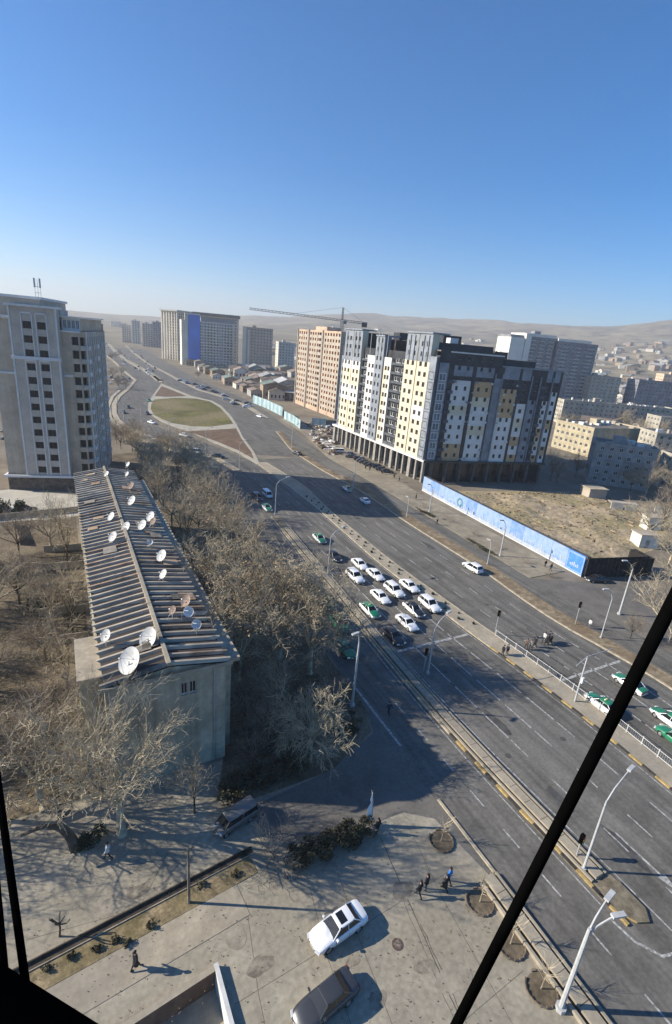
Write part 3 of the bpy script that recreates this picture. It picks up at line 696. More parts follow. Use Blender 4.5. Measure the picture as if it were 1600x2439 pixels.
for u0, u1, z in ((3.8, 17.8, 46.01), (47.2, 61.2, 46.01), (28.1, 34.2, 44.31)): tr.prism([(99.5, 192.5 - u0), (106.2, 192.5 - u0), (106.2, 192.5 - u1), (99.5, 192.5 - u1)], z, z + .45, 2)
tr.prism(rect(SO, SA, 3.4, 22, -.4, -.003), 41.1, 41.5, 0); tr.prism(rect(SO, SA, 22, 45.5, -.25, -.003), 38.0, 38.5, 2)
tr.prism(rect(SO, SA, 12.0, 12.9, -.25, -.004), 7.6, 34, 1); 
for q in (20.0, 22.6, 33.6, 37.0, 41.6): tr.prism(rect(SO, SA, q, q + .25, -.5, -.005), 7.6, 36, 2)
for z in (19.4, 22.5): tr.prism(rect(SO, SA, 5.7, 19.2, -.12, -.006), z, z + .2, 0)
for i in range(9):
    z = 7.7 + 3.05 * i
    for a, b in ((3.5, 5.4), (37.3, 39.2)): tr.prism(rect(SO, SA, a, b, -1.0, -.007), z, z + .95, 4)
for i in range(10):
    z = 7.8 + 3.05 * i
    for y0, y1 in ((174.8, 170.4), (153.2, 145.6)): tr.prism([(100.4, y0), (101.27, y0), (101.27, y1), (100.4, y1)], z, z + .8, 4)
for y_ in [192.5 - q for q in (6.0, 12.6, 15.4, 24.8, 30.2, 32.2, 36.2, 49.6, 52.0, 57.0, 59.4)]: tr.prism([(99.6, y_ + .12), (99.79, y_ + .12), (99.79, y_ - .12), (99.6, y_ - .12)], 37.8, 45.45, 2)
put('trim', tr, [trim, darkc, greyc, tanp, mat('balcony_grey', (.09, .10, .115), .6, .2, .5)], cx)
po = MB(); po.prism([(103.6, 192.5), (125, 192.5), (140, 125), (140, 121.8), (105, 128.9), (103.6, 130)], 0, 7.38, 0)
po.prism([(99.9, 192.6), (103.7, 192.6), (103.7, 127.4), (99.9, 127.4)], 7.0, 7.39, 0)
put('podium', po, glassd, cx)
kc = random.Random(12)
for i in range(34):
    u_ = kc.choice([5.9, 11.2, 13.7, 18.9, 23.8, 28.2, 12.5, 23.0]); z_ = 8.0 + 3.05 * kc.randrange(9); k = MB(); k.prism(rect(SO, SA, u_, u_ + .75, -.38, -.014), z_, z_ + .55, 0); put('air_conditioner', k, frame_w if i % 3 else steel, cx)
for i in range(18):
    y_ = 192.0 - 3.76 * i; k = MB(); k.obox(100.5, y_, .9, .75 if i % 3 else 1.5, 0, 6.98); put('column', k, mat('column_stone', (.30, .28, .25), .85, .12, .5), cx)
for i in range(9):
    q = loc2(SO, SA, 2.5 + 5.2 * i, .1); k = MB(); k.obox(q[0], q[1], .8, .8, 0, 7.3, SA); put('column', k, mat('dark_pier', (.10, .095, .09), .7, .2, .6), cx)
k = MB(); k.prism(rect(SO, SA, 1, 45.2, 1.6, 3), 0, 7.3, 0); put('shopfront', k, mat('shop_glass', (.03, .035, .04), .2, .4, .4, spec=.5), cx)
rt_ = MB()
rt_.obox(121, 150, 7, 5, 43.81, 46.5, SA, 0); rt_.obox(112, 165, 6, 6, 39.91, 46.2, SA, 0); rt_.obox(110, 183, 9, 8, 39.91, 45.4, SA, 1); rt_.obox(106, 160, 5, 10, 39.91, 43.4, SA, 1); rt_.obox(131, 136, 5, 6, 40.41, 42.6, SA, 0)
rt_.obox(116, 142, 3, 3, 43.81, 45.6, SA, 2)
for i in range(14): rt_.obox(104 + 1.7 * i, 133 - .3 * i, .25, .25, 41.6, 42.8, SA, 0)
put('roof_structure', rt_, [darkc, mat('dark_brown_roof', (.05, .042, .04), .8, .2, .5), whitep], cx)

# --- orange brick building beyond it
brick = mat('orange_brick', (.54, .39, .285), .9, .12, .25, fine=(1.2, .12)); conc = mat('raw_concrete', (.40, .35, .29), .9, .12, .3)
OO = (131.5, 312); OA = R(-91)
ob = thing('apartment_block', 'unfinished orange brick apartment block with rows of dark openings under the crane', 'apartment block', (145, 281, 0))
w = MB(); wins = []; xs_ = even(62, 17, 1.9, 1.2); wide = [4, 9]
xs_ = [(a - 1.0, b + 1.0) if i in wide else (a, b) for i, (a, b) in enumerate(xs_)]
facade(w, wins, OO, OA, 62, 0, 46, xs_, floors(1.5, 14, 3.15, .9, 2.45), mf=lambda x, z: 1 if (z - 1.5) % 3.15 < .42 else 0, depth=.5)
facade(w, wins, loc2(OO, OA, 62, 0), OA + R(90), 18, 0, 46, even(18, 4, 1.8, 1), floors(1.5, 14, 3.15, .9, 2.45), mf=lambda x, z: 1 if (z - 1.5) % 3.15 < .42 else 0, depth=.5)
w.poly([(*p, 45.4) for p in rect(OO, OA, 0, 62, 0, 18)], 1)
w.poly([(*loc2(OO, OA, 0, 18), 0), (*OO, 0), (*OO, 46), (*loc2(OO, OA, 0, 18), 46)], 0)
w.poly([(*loc2(OO, OA, 0, 18), 0), (*loc2(OO, OA, 62, 18), 0), (*loc2(OO, OA, 62, 18), 46), (*loc2(OO, OA, 0, 18), 46)], 0)
for u in (0, 16.4, 17.4, 37.0, 38.0, 61.2): w.prism(rect(OO, OA, u, u + .8, -.6, -.01), 0, 46.2, 1)
for u in (17.6, 37.2): w.prism(rect(OO, OA, u + .9, u + 1.0, -.3, -.02), 0, 46, 0)
w.prism(rect(OO, OA, 20, 36, 3, 12), 45.4, 48.2, 0)
put('wall', w, [brick, conc], ob); windows(ob, wins, limit=100, glass=mat('dark_opening', (.035, .025, .02), .8, .3, .5), frame=brick, style='bare')

# --- tower crane
steel_c = mat('crane_grey', (.22, .22, .21), .6, .15, .2)
CB = (165, 318); cr = thing('tower_crane', 'tower crane with long jib above the orange brick block', 'crane', (*CB, 0)); HJ = 53.5
def lattice(k, p0, p1, s_, n, r=.13):
    p0 = Vector(p0); p1 = Vector(p1); d = (p1 - p0).normalized(); a = d.cross(Vector((0, 0, 1)))
    if a.length < .1: a = Vector((1, 0, 0))
    a.normalize(); b = d.cross(a); c = [a * s_ + b * s_, a * s_ - b * s_, -a * s_ - b * s_, -a * s_ + b * s_]
    for q in c: k.tube([p0 + q, p1 + q], r, 4)
    for i in range(n):
        t0 = p0 + (p1 - p0) * (i / n); t1 = p0 + (p1 - p0) * ((i + 1) / n)
        for j in range(4): k.tube([t0 + c[j], t1 + c[(j + 1) % 4]], r * .6, 3)
k = MB(); lattice(k, (*CB, 0), (*CB, HJ), .8, 22, .16); put('mast', k, steel_c, cr)
JA = R(152); jd = Vector((math.cos(JA), math.sin(JA), .035)); top_ = Vector((*CB, HJ + .6))
k = MB(); lattice(k, top_, top_ + jd * 62, .55, 26, .14); put('jib', k, steel_c, cr)
k = MB(); lattice(k, top_, top_ - jd * 17, .6, 7, .15); put('counter_jib', k, steel_c, cr)
k = MB(); lattice(k, top_, top_ + Vector((0, 0, 8)), .4, 4, .14); k.tube([top_ + Vector((0, 0, 8)), top_ + jd * 34], .07, 3); k.tube([top_ + Vector((0, 0, 8)), top_ - jd * 15], .07, 3); put('tower_top', k, steel_c, cr)
q = top_ - jd * 15; k = MB(); k.obox(q.x, q.y, 3.5, 2.0, q.z - 2.6, q.z + .2, JA); put('counterweight', k, mat('crane_dark', (.06, .06, .07), .8, .1, .3), cr)
k = MB(); k.obox(CB[0] + 1.6, CB[1] - 1.2, 2, 1.6, HJ - 1.6, HJ + .6, JA); put('cab', k, glassb, cr)

# --- distant towers
towerc = mat('far_cream', (.64, .60, .52), .85, .1, .05); towerg = mat('far_grey', (.46, .44, .40), .85, .1, .05); towerb = mat('far_brown', (.47, .37, .29), .85, .12, .05); bluep = mat('blue_panel', (.03, .17, .62), .6, .1, .05)
# curved pair with fins
O = (110, 700); t1 = block('apartment_tower', 'tall pale tower with strong vertical ribs left of the blue striped building', 'tower', O, R(-55), 26, 30, 57, 17, 6, 7, [towerc], ww=2.2, wh=1.9, limit=60, sides='frl', style='bare')
k = MB()
for u in (0, 4.2, 8.6, 13, 17.4, 21.8, 25.6): k.prism(rect(O, R(-55), u - .6, u + .6, -1.6, -.02), 0, 58, 0)
k.prism(rect(O, R(-55), -2, 28, -3, 31), 57.5, 59.2, 1); put('rib', k, [towerc, towerg], t1)
O = (143, 668); t2 = block('apartment_tower', 'broad curved dark topped slab rising behind the blue striped building', 'tower', O, R(-20), 52, 22, 56, 16, 15, 5, [towerg], ww=2.0, wh=1.7, limit=60, style='bare')
k = MB(); k.prism(rect(O, R(-20), -2, 54, -2.5, 22), 55.5, 59, 0); put('crown_roof', k, mat('dark_metal_roof', (.12, .125, .13), .6, .15, .1), t2)
O = (115, 604); t3 = block('apartment_tower', 'cream building with a bright blue vertical panel and a grid of balconies', 'tower', O, R(-4), 58, 16, 48, 15, 15, 4, [towerc], ww=2.6, wh=1.9, limit=100, style='bare', mf=None)
k = MB(); k.prism(rect(O, R(-4), 7, 20, -1.2, -.02), 2, 54, 0); k.prism(rect(O, R(-4), 3.5, 6.9, -1.0, 1.5), 40, 55.5, 1); k.prism(rect(O, R(-4), 7, 20, -1.3, 3), 54.05, 55.4, 1); put('blue_panel', k, [bluep, towerc], t3)
k = MB(); k.prism(rect(O, R(-4), .2, 6.9, -.5, -.02), 0, 47.6, 0); put('blank_wall', k, mat('far_white', (.62, .58, .48), .85, .06, .05), t3)
k = MB()
for i in range(12): k.prism(rect(O, R(-4), 21 + 3.2 * i, 21.5 + 3.2 * i, -1.3, -.03), 4, 49, 0)
for j in range(15): k.prism(rect(O, R(-4), 21, 57.5, -1.0, -.05), 4 + 3.05 * j, 4.8 + 3.05 * j, 0)
put('balcony_grid', k, whitep, t3)
k = MB(); k.prism(rect(O, R(-4), 21, 58.5, -.8, 16), 48.5, 52.5, 0); put('attic', k, mat('attic_grey', (.22, .23, .25), .7, .1, .1), t3)
O = (180, 586); t4 = block('apartment_tower', 'brown tower with sunlit left edge painted pale standing right of the blue striped building', 'tower', O, R(-18), 33, 24, 46.5, 14, 9, 6, [towerb], ww=1.6, wh=1.6, limit=60, style='frame')
k = MB(); k.prism(rect(O, R(-18), -1, 3, -.6, 3), 0, 47, 0); k.prism(rect(O, R(-18), 5, 7, -.9, 1), 0, 44, 0); put('sunlit_edge', k, towerc, t4)  # cream strips put the sun on the left edge into the colour
O = (228, 600); block('apartment_tower', 'narrow white and grey tower left of the orange brick block', 'tower', O, R(-10), 20, 18, 33, 10, 5, 4, [towerc], ww=1.6, wh=1.5, limit=30, sides='fl'); 
k = MB()
far = [(150, 2080, 32, 36, towerc, 'faint cream tower farthest along the highway'), (172, 2040, 26, 30, towerg, 'faint grey tower behind the farthest cream one'), (100, 1120, 16, 34, towerg, 'slim grey tower first of the distant left row'), (116, 1100, 15, 43, towerc, 'slim cream ribbed tower in the distant left row'), (124, 1010, 18, 40, towerg, 'grey tower in the middle of the distant left row'), (140, 1000, 22, 44, mat('far_blue', (.27, .29, .33), .8, .1, .05), 'blue grey tower in the distant left row'), (150, 950, 18, 42, towerb, 'brownish tower right end of the distant left row')]
for x, y, w_, h_, m_, lb in far:
    block('distant_tower', lb, 'tower', (x, y), R(-8), w_, w_, h_, int(h_ / 3.1), int(w_ / 4), int(w_ / 4), [m_], ww=1.8, wh=1.5, limit=0, sides='fl', group='towers in the distant left row', style='bare')

# --- white topped blocks behind the dark complex
fr_m = mat('white_slab', (.68, .66, .60), .8, .06, .1); fb_m = mat('blue_grey_slab', (.24, .245, .265), .75, .2, .2)
O = (352, 352); t5 = block('apartment_block', 'white topped high rise with cream flank behind the black complex', 'apartment block', O, R(-14), 46, 22, 59, 18, 11, 5, [fb_m], ww=2.4, wh=1.7, limit=100, sides='fl')
k = MB(); k.prism(rect(O, R(-14), -1, 13, -3, 20), 0, 57, 0); k.prism(rect(O, R(-14), 13.5, 19, -3.5, 10), 0, 61, 0); k.prism(rect(O, R(-14), 13.4, 46.5, -.5, 22.5), 59, 61.5, 0); put('white_flank', k, fr_m, t5)
mat('balcony_pale', (.42, .43, .45), .8, .1, .3)
for j in range(17):
    for u in (20.5, 29.5, 38.5): k = MB(); k.prism(rect(O, R(-14), u, u + 5, -1.3, -.02), 4 + 3.2 * j, 5.0 + 3.2 * j, 0); put('balcony', k, MATS['balcony_pale'], t5)
gw = []; k = MB(); facade(k, gw, loc2(O, R(-14), -.9, -3.02), R(-14), 13.8, 1, 56.8, even(13.8, 3, 1.6, 1), floors(2, 17, 3.2), depth=.2); put('flank_wall', k, fr_m, t5); windows(t5, gw, limit=50)
gw = []; k = MB(); facade(k, gw, loc2(O, R(-14), -1.02, 20), R(-104), 23, 1, 56.8, even(23, 5, 1.6, 1), floors(2, 17, 3.2), depth=.2); put('flank_wall', k, fr_m, t5); windows(t5, gw, limit=0)
k = MB(); k.prism(rect(O, R(-14), 26, 32, 4, 10), 61.5, 64, 0); put('stair_head', k, fb_m, t5)
O = (398, 338); t6 = block('apartment_block', 'blue grey high rise with pale balcony stripes at the right of the white topped one', 'apartment block', O, R(-14), 42, 22, 57, 17, 9, 5, [fb_m], ww=2.4, wh=1.7, limit=80, sides='fr')
for j in range(16):
    for u in (4, 18, 31): k = MB(); k.prism(rect(O, R(-14), u, u + 6, -1.3, -.02), 4 + 3.2 * j, 5.0 + 3.2 * j, 0); put('balcony', k, MATS['balcony_pale'], t6)
k = MB(); k.prism(rect(O, R(-14), -1, 34, -.4, 22.4), 57.3, 59.5, 0); put('white_parapet', k, fr_m, t6)
# lower blocks on the right
ylw = mat('yellow_render', (.44, .385, .27), .85, .12, .4, fine=(1.5, .12)); gry = mat('grey_panel_wall', (.33, .32, .31), .9, .15, .4, fine=(1.5, .12)); crm = mat('cream_panel_wall', (.46, .425, .35), .9, .15, .3, big=(.08, (.33, .30, .25), .7), fine=(1, .1))
def flat_bits(O, ang, W, D, z, t, n, seed):
    rnd = random.Random(seed)
    for i in range(n):
        k = MB(); u, v = rnd.uniform(1, W - 3), rnd.uniform(1, D - 3); k.prism(rect(O, ang, u, u + rnd.uniform(.8, 3), v, v + rnd.uniform(.8, 2.2)), z - .34, z + rnd.uniform(.3, 1.5), i % 2); put('roof_box', k, [whitep, conc], t)
O = (214, 173); b1 = block('apartment_block', 'sunlit yellow five storey block with white cluttered roof', 'apartment block', O, R(-95), 23, 36, 13.5, 4, 7, 10, [ylw], ww=1.4, wh=1.5, sides='fl', limit=60); flat_bits(O, R(-95), 23, 36, 13.5, b1, 14, 4)
O = (167, 116); b2 = block('apartment_block', 'shaded grey panel block below the yellow one', 'apartment block', O, R(-47), 20, 12, 15.0, 5, 6, 4, [gry], ww=1.4, wh=1.5, sides='fl', limit=65); flat_bits(O, R(-47), 20, 12, 15, b2, 6, 5)
O = (300, 240); b3 = block('apartment_block', 'long cream block with pale roof edge behind the yellow block', 'apartment block', O, R(-26), 80, 14, 16, 5, 22, 4, [crm], ww=1.5, wh=1.5, sides='fl', limit=80); flat_bits(O, R(-26), 80, 14, 16, b3, 18, 6)
O = (430, 320); block('apartment_block', 'pale nine storey block with two dark vertical strips near the hills', 'apartment block', O, R(-20), 30, 30, 30, 9, 6, 6, [crm], ww=1.4, wh=1.4, sides='fl', limit=30)
O = (470, 300); block('apartment_block', 'dark shaded block between the pale strip block and the pink tower', 'apartment block', O, R(-20), 46, 16, 30, 9, 12, 4, [fb_m], ww=1.8, wh=1.5, sides='fl', limit=30)
O = (590, 350); block('apartment_block', 'pinkish block high up beside the hillside houses', 'apartment block', O, R(-30), 34, 16, 36, 10, 9, 4, [mat('pink_render', (.60, .44, .32), .9, .1, .2)], ww=1.5, wh=1.5, sides='fl', limit=20)
O = (228, 131); b4 = block('apartment_block', 'brown and cream block among bare trees at the right edge', 'apartment block', O, R(-30), 40, 14, 15, 5, 11, 4, [crm], ww=1.5, wh=1.5, sides='fl', limit=50); flat_bits(O, R(-30), 40, 14, 15, b4, 8, 9)
O = (188, 96); b5 = block('apartment_block', 'worn cream block standing nearest the right edge behind bare trees', 'apartment block', O, R(-28), 40, 14, 13, 4, 11, 4, [crm], ww=1.5, wh=1.5, sides='fl', limit=50); flat_bits(O, R(-28), 40, 14, 13, b5, 8, 19)
O = (330, 190); block('apartment_block', 'low pale block with green roof at the right edge', 'apartment block', O, R(-24), 60, 14, 13, 4, 15, 4, [crm], ww=1.5, wh=1.5, sides='fl', limit=30)

# --- low houses and bazaar sheds between road and towers; houses on the hill
hm = [mat('house_white', (.58, .55, .48), .9, .1, .2, rnd=.25), mat('house_brown', (.30, .23, .17), .9, .15, .2, rnd=.3), mat('house_grey', (.36, .35, .33), .9, .15, .2, rnd=.3)]
rm = [mat('tin_roof', (.36, .36, .35), .55, .15, .3, rnd=.35), mat('green_roof', (.17, .21, .18), .7, .2, .2, rnd=.3), mat('rust_roof', (.24, .19, .155), .85, .2, .3, rnd=.3)]
def house_mesh(seed):
    rnd = random.Random(seed); k = MB(); L, W, h = rnd.uniform(9, 15), rnd.uniform(6, 9), rnd.uniform(3, 6)
    k.box(-L / 2, L / 2, -W / 2, W / 2, -4, h, 0)
    r = h + rnd.uniform(1, 2)
    e = .5
    for s_ in (1, -1):
        k.poly([(-L / 2 - e, s_ * (W / 2 + e), h - .1), (L / 2 + e, s_ * (W / 2 + e), h - .1), (L / 2 + e, 0, r), (-L / 2 - e, 0, r)][::s_], 1)
    for s_ in (1, -1): k.poly([(s_ * L / 2, -W / 2, h), (s_ * L / 2, W / 2, h), (s_ * L / 2, 0, r - .1)], 0)
    for i in range(4):
        x = -L / 2 + L * (i + .5) / 4; k.box(x - .6, x + .6, -W / 2 - .04, -W / 2 - .005, 1, 2.4, 2)
        k.box(-L / 2 - .04, -L / 2 - .005, -W / 2 + W * (i + .3) / 4 - .4, -W / 2 + W * (i + .3) / 4 + .4, 1, 2.4, 2)
    if rnd.random() < .5: k.box(L / 2 - 3, L / 2 + 2.5, -W / 2 - 2, 0.2, -4, h - .6, 0)
    return mesh_of(k, [rnd.choice(hm), rnd.choice(rm), glass_m], name='house')
HM = [house_mesh(i) for i in range(9)]
rnd = random.Random(11)
def put_house(x, y, z, label, grp, a=None, s_=1.0, name='house', cat='house'):
    o = bpy.data.objects.new(name, rnd.choice(HM)); COL.objects.link(o); o.location = (x, y, z); o.rotation_euler = (0, 0, rnd.uniform(0, 6.28) if a is None else a); o.scale = (s_, s_, s_)
    return tag(o, label, cat, grp)
n = 0
while n < 195:
    a = rnd.uniform(52, 64) if n % 5 else rnd.uniform(26, 50); r_ = rnd.choice([rnd.uniform(800, 1300), rnd.uniform(1300, 2700), rnd.uniform(1500, 2700)])
    x, y = r_ * math.sin(R(a)), r_ * math.cos(R(a)); z = ground_z(x, y)
    put_house(x, y, z, 'small pale house scattered on the dry hillside beyond the blocks', 'houses on the hillside', s_=rnd.uniform(1.5, 2.7)); n += 1
# bazaar rows
for i in range(70):
    px = rnd.uniform(560, 705); y = rnd.uniform(330, 560); t = G(px, 900)
    x0 = t[0] / t[1] * y
    if x0 < 118 + (y - 330) * .12: continue
    put_house(x0, y, 0, 'low shed with a flat grey green roof in the bazaar before the orange block', 'bazaar sheds', a=R(rnd.choice([-12, 78])), s_=rnd.uniform(1, 1.8), name='shed', cat='shed')
for i in range(26):
    y = 345 + i * 22 + rnd.uniform(-4, 4); xr = G(477, 933)[0]
    t = (y - 330) / 600.0; x0 = 96 + 36 * t + rnd.uniform(0, 8)
    put_house(x0 + 12, y, 0, 'small white roadside shop along the far road', 'roadside shops', a=R(82 + rnd.uniform(-6, 6)), s_=rnd.uniform(.8, 1.4), name='shop', cat='shop')
for i in range(40):
    a = rnd.uniform(-1, 16); r_ = rnd.uniform(700, 2200)
    x, y = r_ * math.sin(R(a)), r_ * math.cos(R(a))
    if x < y * .13 + 20 and a > 2: 
        continue
    put_house(x, y, 0, 'low pale building in the distant haze left of the towers', 'distant low buildings', s_=rnd.uniform(1.2, 2.2))
for i in range(30):
    a = rnd.uniform(19, 42); r_ = rnd.uniform(650, 1500); x, y = r_ * math.sin(R(a)), r_ * math.cos(R(a))
    put_house(x, y, ground_z(x, y), 'low house on the plain behind the distant towers', 'low houses on the plain', s_=rnd.uniform(1.2, 2.2))
for i in range(26):
    a = rnd.uniform(50, 62); r_ = rnd.uniform(300, 800); x, y = r_ * math.sin(R(a)), r_ * math.cos(R(a))
    put_house(x, y, 0, 'low house among the blocks before the hillside', 'houses among the right blocks', s_=rnd.uniform(1.0, 1.7))

# --- the long house with the striped roof
HA = R(0.8); HO = (0.7, 40.4)
lh = thing('apartment_house', 'long grey apartment house with ribbed metal roof covered in satellite dishes', 'house', (6, 75, 0))
ren = mat('worn_render', (.43, .385, .29), .92, .16, .35, big=(.12, (.27, .25, .18), .7), fine=(2, .12), streak=(1.3, .2, 0), drip=1)
w = MB(); wins = []
HL = 70.5; EH = 11.9
facade(w, wins, HO, HA, 10.8, 0, EH, [(6.5, 7.1), (7.3, 7.9)], [(8.9, 10.3)], m=0)
facade(w, wins, loc2(HO, HA, 10.8, 0), HA + R(90), HL, 0, EH, [(.9 + 3.0 * i, 2.4 + 3.0 * i) for i in range(23)], floors(0.3, 4, 2.9), m=0)
facade(w, wins, loc2(HO, HA, 0, HL), HA - R(90), HL, 0, EH, [(.9 + 3.0 * i, 2.4 + 3.0 * i) for i in range(23)], floors(0.3, 4, 2.9), m=0)
facade(w, wins, loc2(HO, HA, 10.8, HL), HA + R(180), 10.8, 0, EH, [], [], m=0)
for v in (0.001, HL): w.poly([(*loc2(HO, HA, 0, v), EH), (*loc2(HO, HA, 10.8, v), EH), (*loc2(HO, HA, 5.4, v), EH + .85)], 0)
put('wall', w, [ren], lh); windows(lh, wins, limit=100)
# projecting strip along the right side with its own flat slab
k = MB(); k.prism(rect(HO, HA, 10.83, 11.7, 1.4, 60), 0, EH - 1.2, 0); k.prism(rect(HO, HA, 10.82, 12.5, 1.0, 66), EH - 1.19, EH - .75, 1); put('side_gallery', k, [ren, mat('slab_concrete', (.42, .36, .27), .9, .15, .4, fine=(2, .15))], lh)
k = MB(); k.prism(rect(HO, HA, -1.9, -.02, 2.4, 9), 0, EH - .8, 0); k.prism(rect(HO, HA, -2.1, -.02, 2.2, 9.2), EH - .79, EH - .5, 1); put('annex', k, [ren, MATS['slab_concrete']], lh)
# ribbed roof sheets, each slope with raised battens
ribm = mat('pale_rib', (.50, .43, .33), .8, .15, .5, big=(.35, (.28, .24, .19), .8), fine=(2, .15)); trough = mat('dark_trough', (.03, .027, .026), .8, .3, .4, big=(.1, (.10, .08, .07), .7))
ribr = mat('rusty_rib', (.34, .23, .15), .85, .2, .8, big=(.6, (.50, .42, .32), .6)); ribd = mat('stained_rib', (.22, .20, .17), .85, .25, .6); rr0 = random.Random(2)
for sgn in (-1, 1):
    k = MB()
    def RP(u, v, dz=0): # u from ridge outwards
        return (*loc2(HO, HA, 5.4 + sgn * u, v), EH + .95 - .9 * u / 5.45 + dz)
    q = [RP(0, -.4), RP(5.45, -.4), RP(5.45, HL + .3), RP(0, HL + .3)]
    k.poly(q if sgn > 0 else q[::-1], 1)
    for z_ in range(9):   # loose stained sheets laid over the ribs
        u_, v_ = rr0.uniform(.3, 3.6), rr0.uniform(1, 66); su, sv = rr0.uniform(.9, 2.0), rr0.uniform(.8, 2.2); q3 = [RP(u_, v_, .40), RP(u_ + su, v_ + .1, .40), RP(u_ + su - .1, v_ + sv, .40), RP(u_, v_ + sv, .40)]; k.poly(q3 if sgn > 0 else q3[::-1], 2 + z_ % 2)
    q2 = [RP(0, -.4, -.12), RP(5.45, -.4, -.12), RP(5.45, HL + .3, -.12), RP(0, HL + .3, -.12)]; k.poly(q2 if sgn < 0 else q2[::-1], 1)
    v = -.38; rr = random.Random(5 + sgn)
    while v < HL:
        wv = .58 + rr.uniform(-.05, .06); hgt = .27
        a, b, c, d = RP(.1, v, .01), RP(5.45 - rr.choice([0, 0, 0, .3, .05]), v, .01), RP(5.45, v + wv, .01), RP(.1, v + wv, .01)
        up = lambda p, h=hgt: (p[0], p[1], p[2] + h)
        mid0 = RP(.1, v + wv * .72, hgt); mid1 = RP(5.78, v + wv * .72, hgt); md0 = RP(.1, v + wv * .28, hgt); md1 = RP(5.78, v + wv * .28, hgt)
        rm_ = rr.choice([0, 0, 0, 0, 0, 2, 3, 2 if noise.noise(Vector((v * .12, sgn, 0))) > .1 else 0])
        k.poly([a, b, md1, md0] if sgn > 0 else [a, b, md1, md0][::-1], rm_); k.poly([md0, md1, mid1, mid0] if sgn > 0 else [md0, md1, mid1, mid0][::-1], rm_); k.poly([mid0, mid1, c, d] if sgn > 0 else [mid0, mid1, c, d][::-1], rm_)
        k.poly([b, c, mid1, md1], 0)
        v += 1.27 + rr.uniform(-.03, .03)
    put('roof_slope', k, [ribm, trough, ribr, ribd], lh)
k = MB(); k.prism(rect(HO, HA, 5.22, 5.58, -.45, HL + .3), EH + .96, EH + 1.34, 0); k.prism(rect(HO, HA, -.5, 11.3, -.5, -.41), EH - .35, EH + .05, 0); put('ridge_cap', k, path_m, lh)

k = MB(); rr = random.Random(6)
for i in range(9):
    v = 3 + 7.2 * i + rr.uniform(-2, 2); k = MB(); pts = [(*loc2(HO, HA, 1.0 + j * 2.2, v + rr.uniform(-1.5, 1.5)), EH + 1.25 - .16 * abs(5.4 - (1 + j * 2.2)) + .25 + .1 * rr.random()) for j in range(5)]; k.tube(pts, .025, 3); put('aerial_cable', k, black_p, lh)
k = MB(); q = loc2(HO, HA, 9.6, -.12); k.tube([(*q, .2), (*q, EH - .4)], .07, 6); q = loc2(HO, HA, .35, -.12); k.tube([(*q, .2), (*q, EH - .5)], .07, 6); put('downpipe', k, steel, lh)
# ------------------------------------------------------------------ hoarding, vacant lot, right side
W0, W1 = (94.6, 119.5), (90.6, 58.9); WH = 4.6
hb = thing('hoarding', 'long blue and white printed hoarding along the pavement before the vacant lot', 'hoarding', (92.6, 89, 0))
dx, dy = W1[0] - W0[0], W1[1] - W0[1]; WL = math.hypot(dx, dy); WA = math.atan2(dy, dx)
sky_p = [mat('print_pale_blue', (.17, .28, .50), .6, .15, .8, col2=(.32, .40, .54)), mat('print_mid_blue', (.10, .21, .48), .6, .15, .8, col2=(.24, .34, .54)), mat('print_white', (.40, .44, .50), .6, .1, .8), mat('print_deep_blue', (.05, .17, .62), .6, .15, .8, col2=(.10, .28, .72)), mat('print_dark', (.05, .09, .14), .6, .2, 1), mat('print_teal', (.06, .22, .30), .6, .2, 1)]
rnd = random.Random(3)
NP = 14
for i in range(NP):
    u0, u1 = WL * i / NP, WL * (i + 1) / NP
    k = MB(); k.prism(rect(W0, WA, u0 + .02, u1 - .02, 0, .12), .35, WH, 3 if i == NP - 1 else (0, 1, 0, 0)[i % 4])
    if i == NP - 1: 
        for a, b, c, d in ((.1, u1 - u0 - .1, WH - .5, WH - .2), (.1, u1 - u0 - .1, .5, .75), (.1, .35, .76, WH - .51), (u1 - u0 - .35, u1 - u0 - .1, .76, WH - .51)): k.prism(rect(W0, WA, u0 + a, u0 + b, -.02, -.004), c, d, 0)
        for q in range(5): k.prism(rect(W0, WA, u0 + 1 + .45 * q, u0 + 1.3 + .45 * q, -.02, -.004), 1.5, 2.0 + .2 * (q % 3), 2)
    else:
        k.prism(rect(W0, WA, u0 + .02, u1 - .02, -.02, -.004), .45, 1.05, 2)
        for q in range(9):   # printed skyline: little houses, towers and domes
            a = u0 + .3 + (u1 - u0 - .9) * q / 9; h = rnd.uniform(.3, 1.1) if rnd.random() < .85 else 1.8
            k.prism(rect(W0, WA, a, a + rnd.uniform(.15, .38), -.03, -.021), 1.05, 1.05 + h * .8, rnd.choice([2, 2, 1, 0, 1, 2, 0, 4 if rnd.random() < .35 else 2]))
        if i == 4:
            c_ = u0 + 1.5
            for q in range(14):
                t = R(360 * q / 14); k.prism(rect(W0, WA, c_ + 1.0 * math.cos(t) - .22, c_ + 1.0 * math.cos(t) + .22, -.05, -.032), 2.4 + 1.0 * math.sin(t) - .2, 2.4 + 1.0 * math.sin(t) + .2, 5)
            k.prism(rect(W0, WA, c_ - .3, c_ + .3, -.05, -.032), 1.9, 2.9, 2)
    put('printed_panel', k, sky_p, hb)
k = MB(); k.prism(rect(W0, WA, 0, WL, -.05, .12), .1, .34, 1)
k.prism(rect(W0, WA, 0, WL + .3, .13, 1.1), WH - .5, WH + .05, 0); k.prism(rect(W0, WA, 0, WL, .14, .3), .1, WH - .5, 0)
put('backing_roof', k, [mat('felt_cover', (.085, .08, .08), .9, .2, .5), whitep], hb)
hw = thing('fence_wall', 'dark board fence closing the near end of the vacant lot', 'fence', (106, 60, 0))
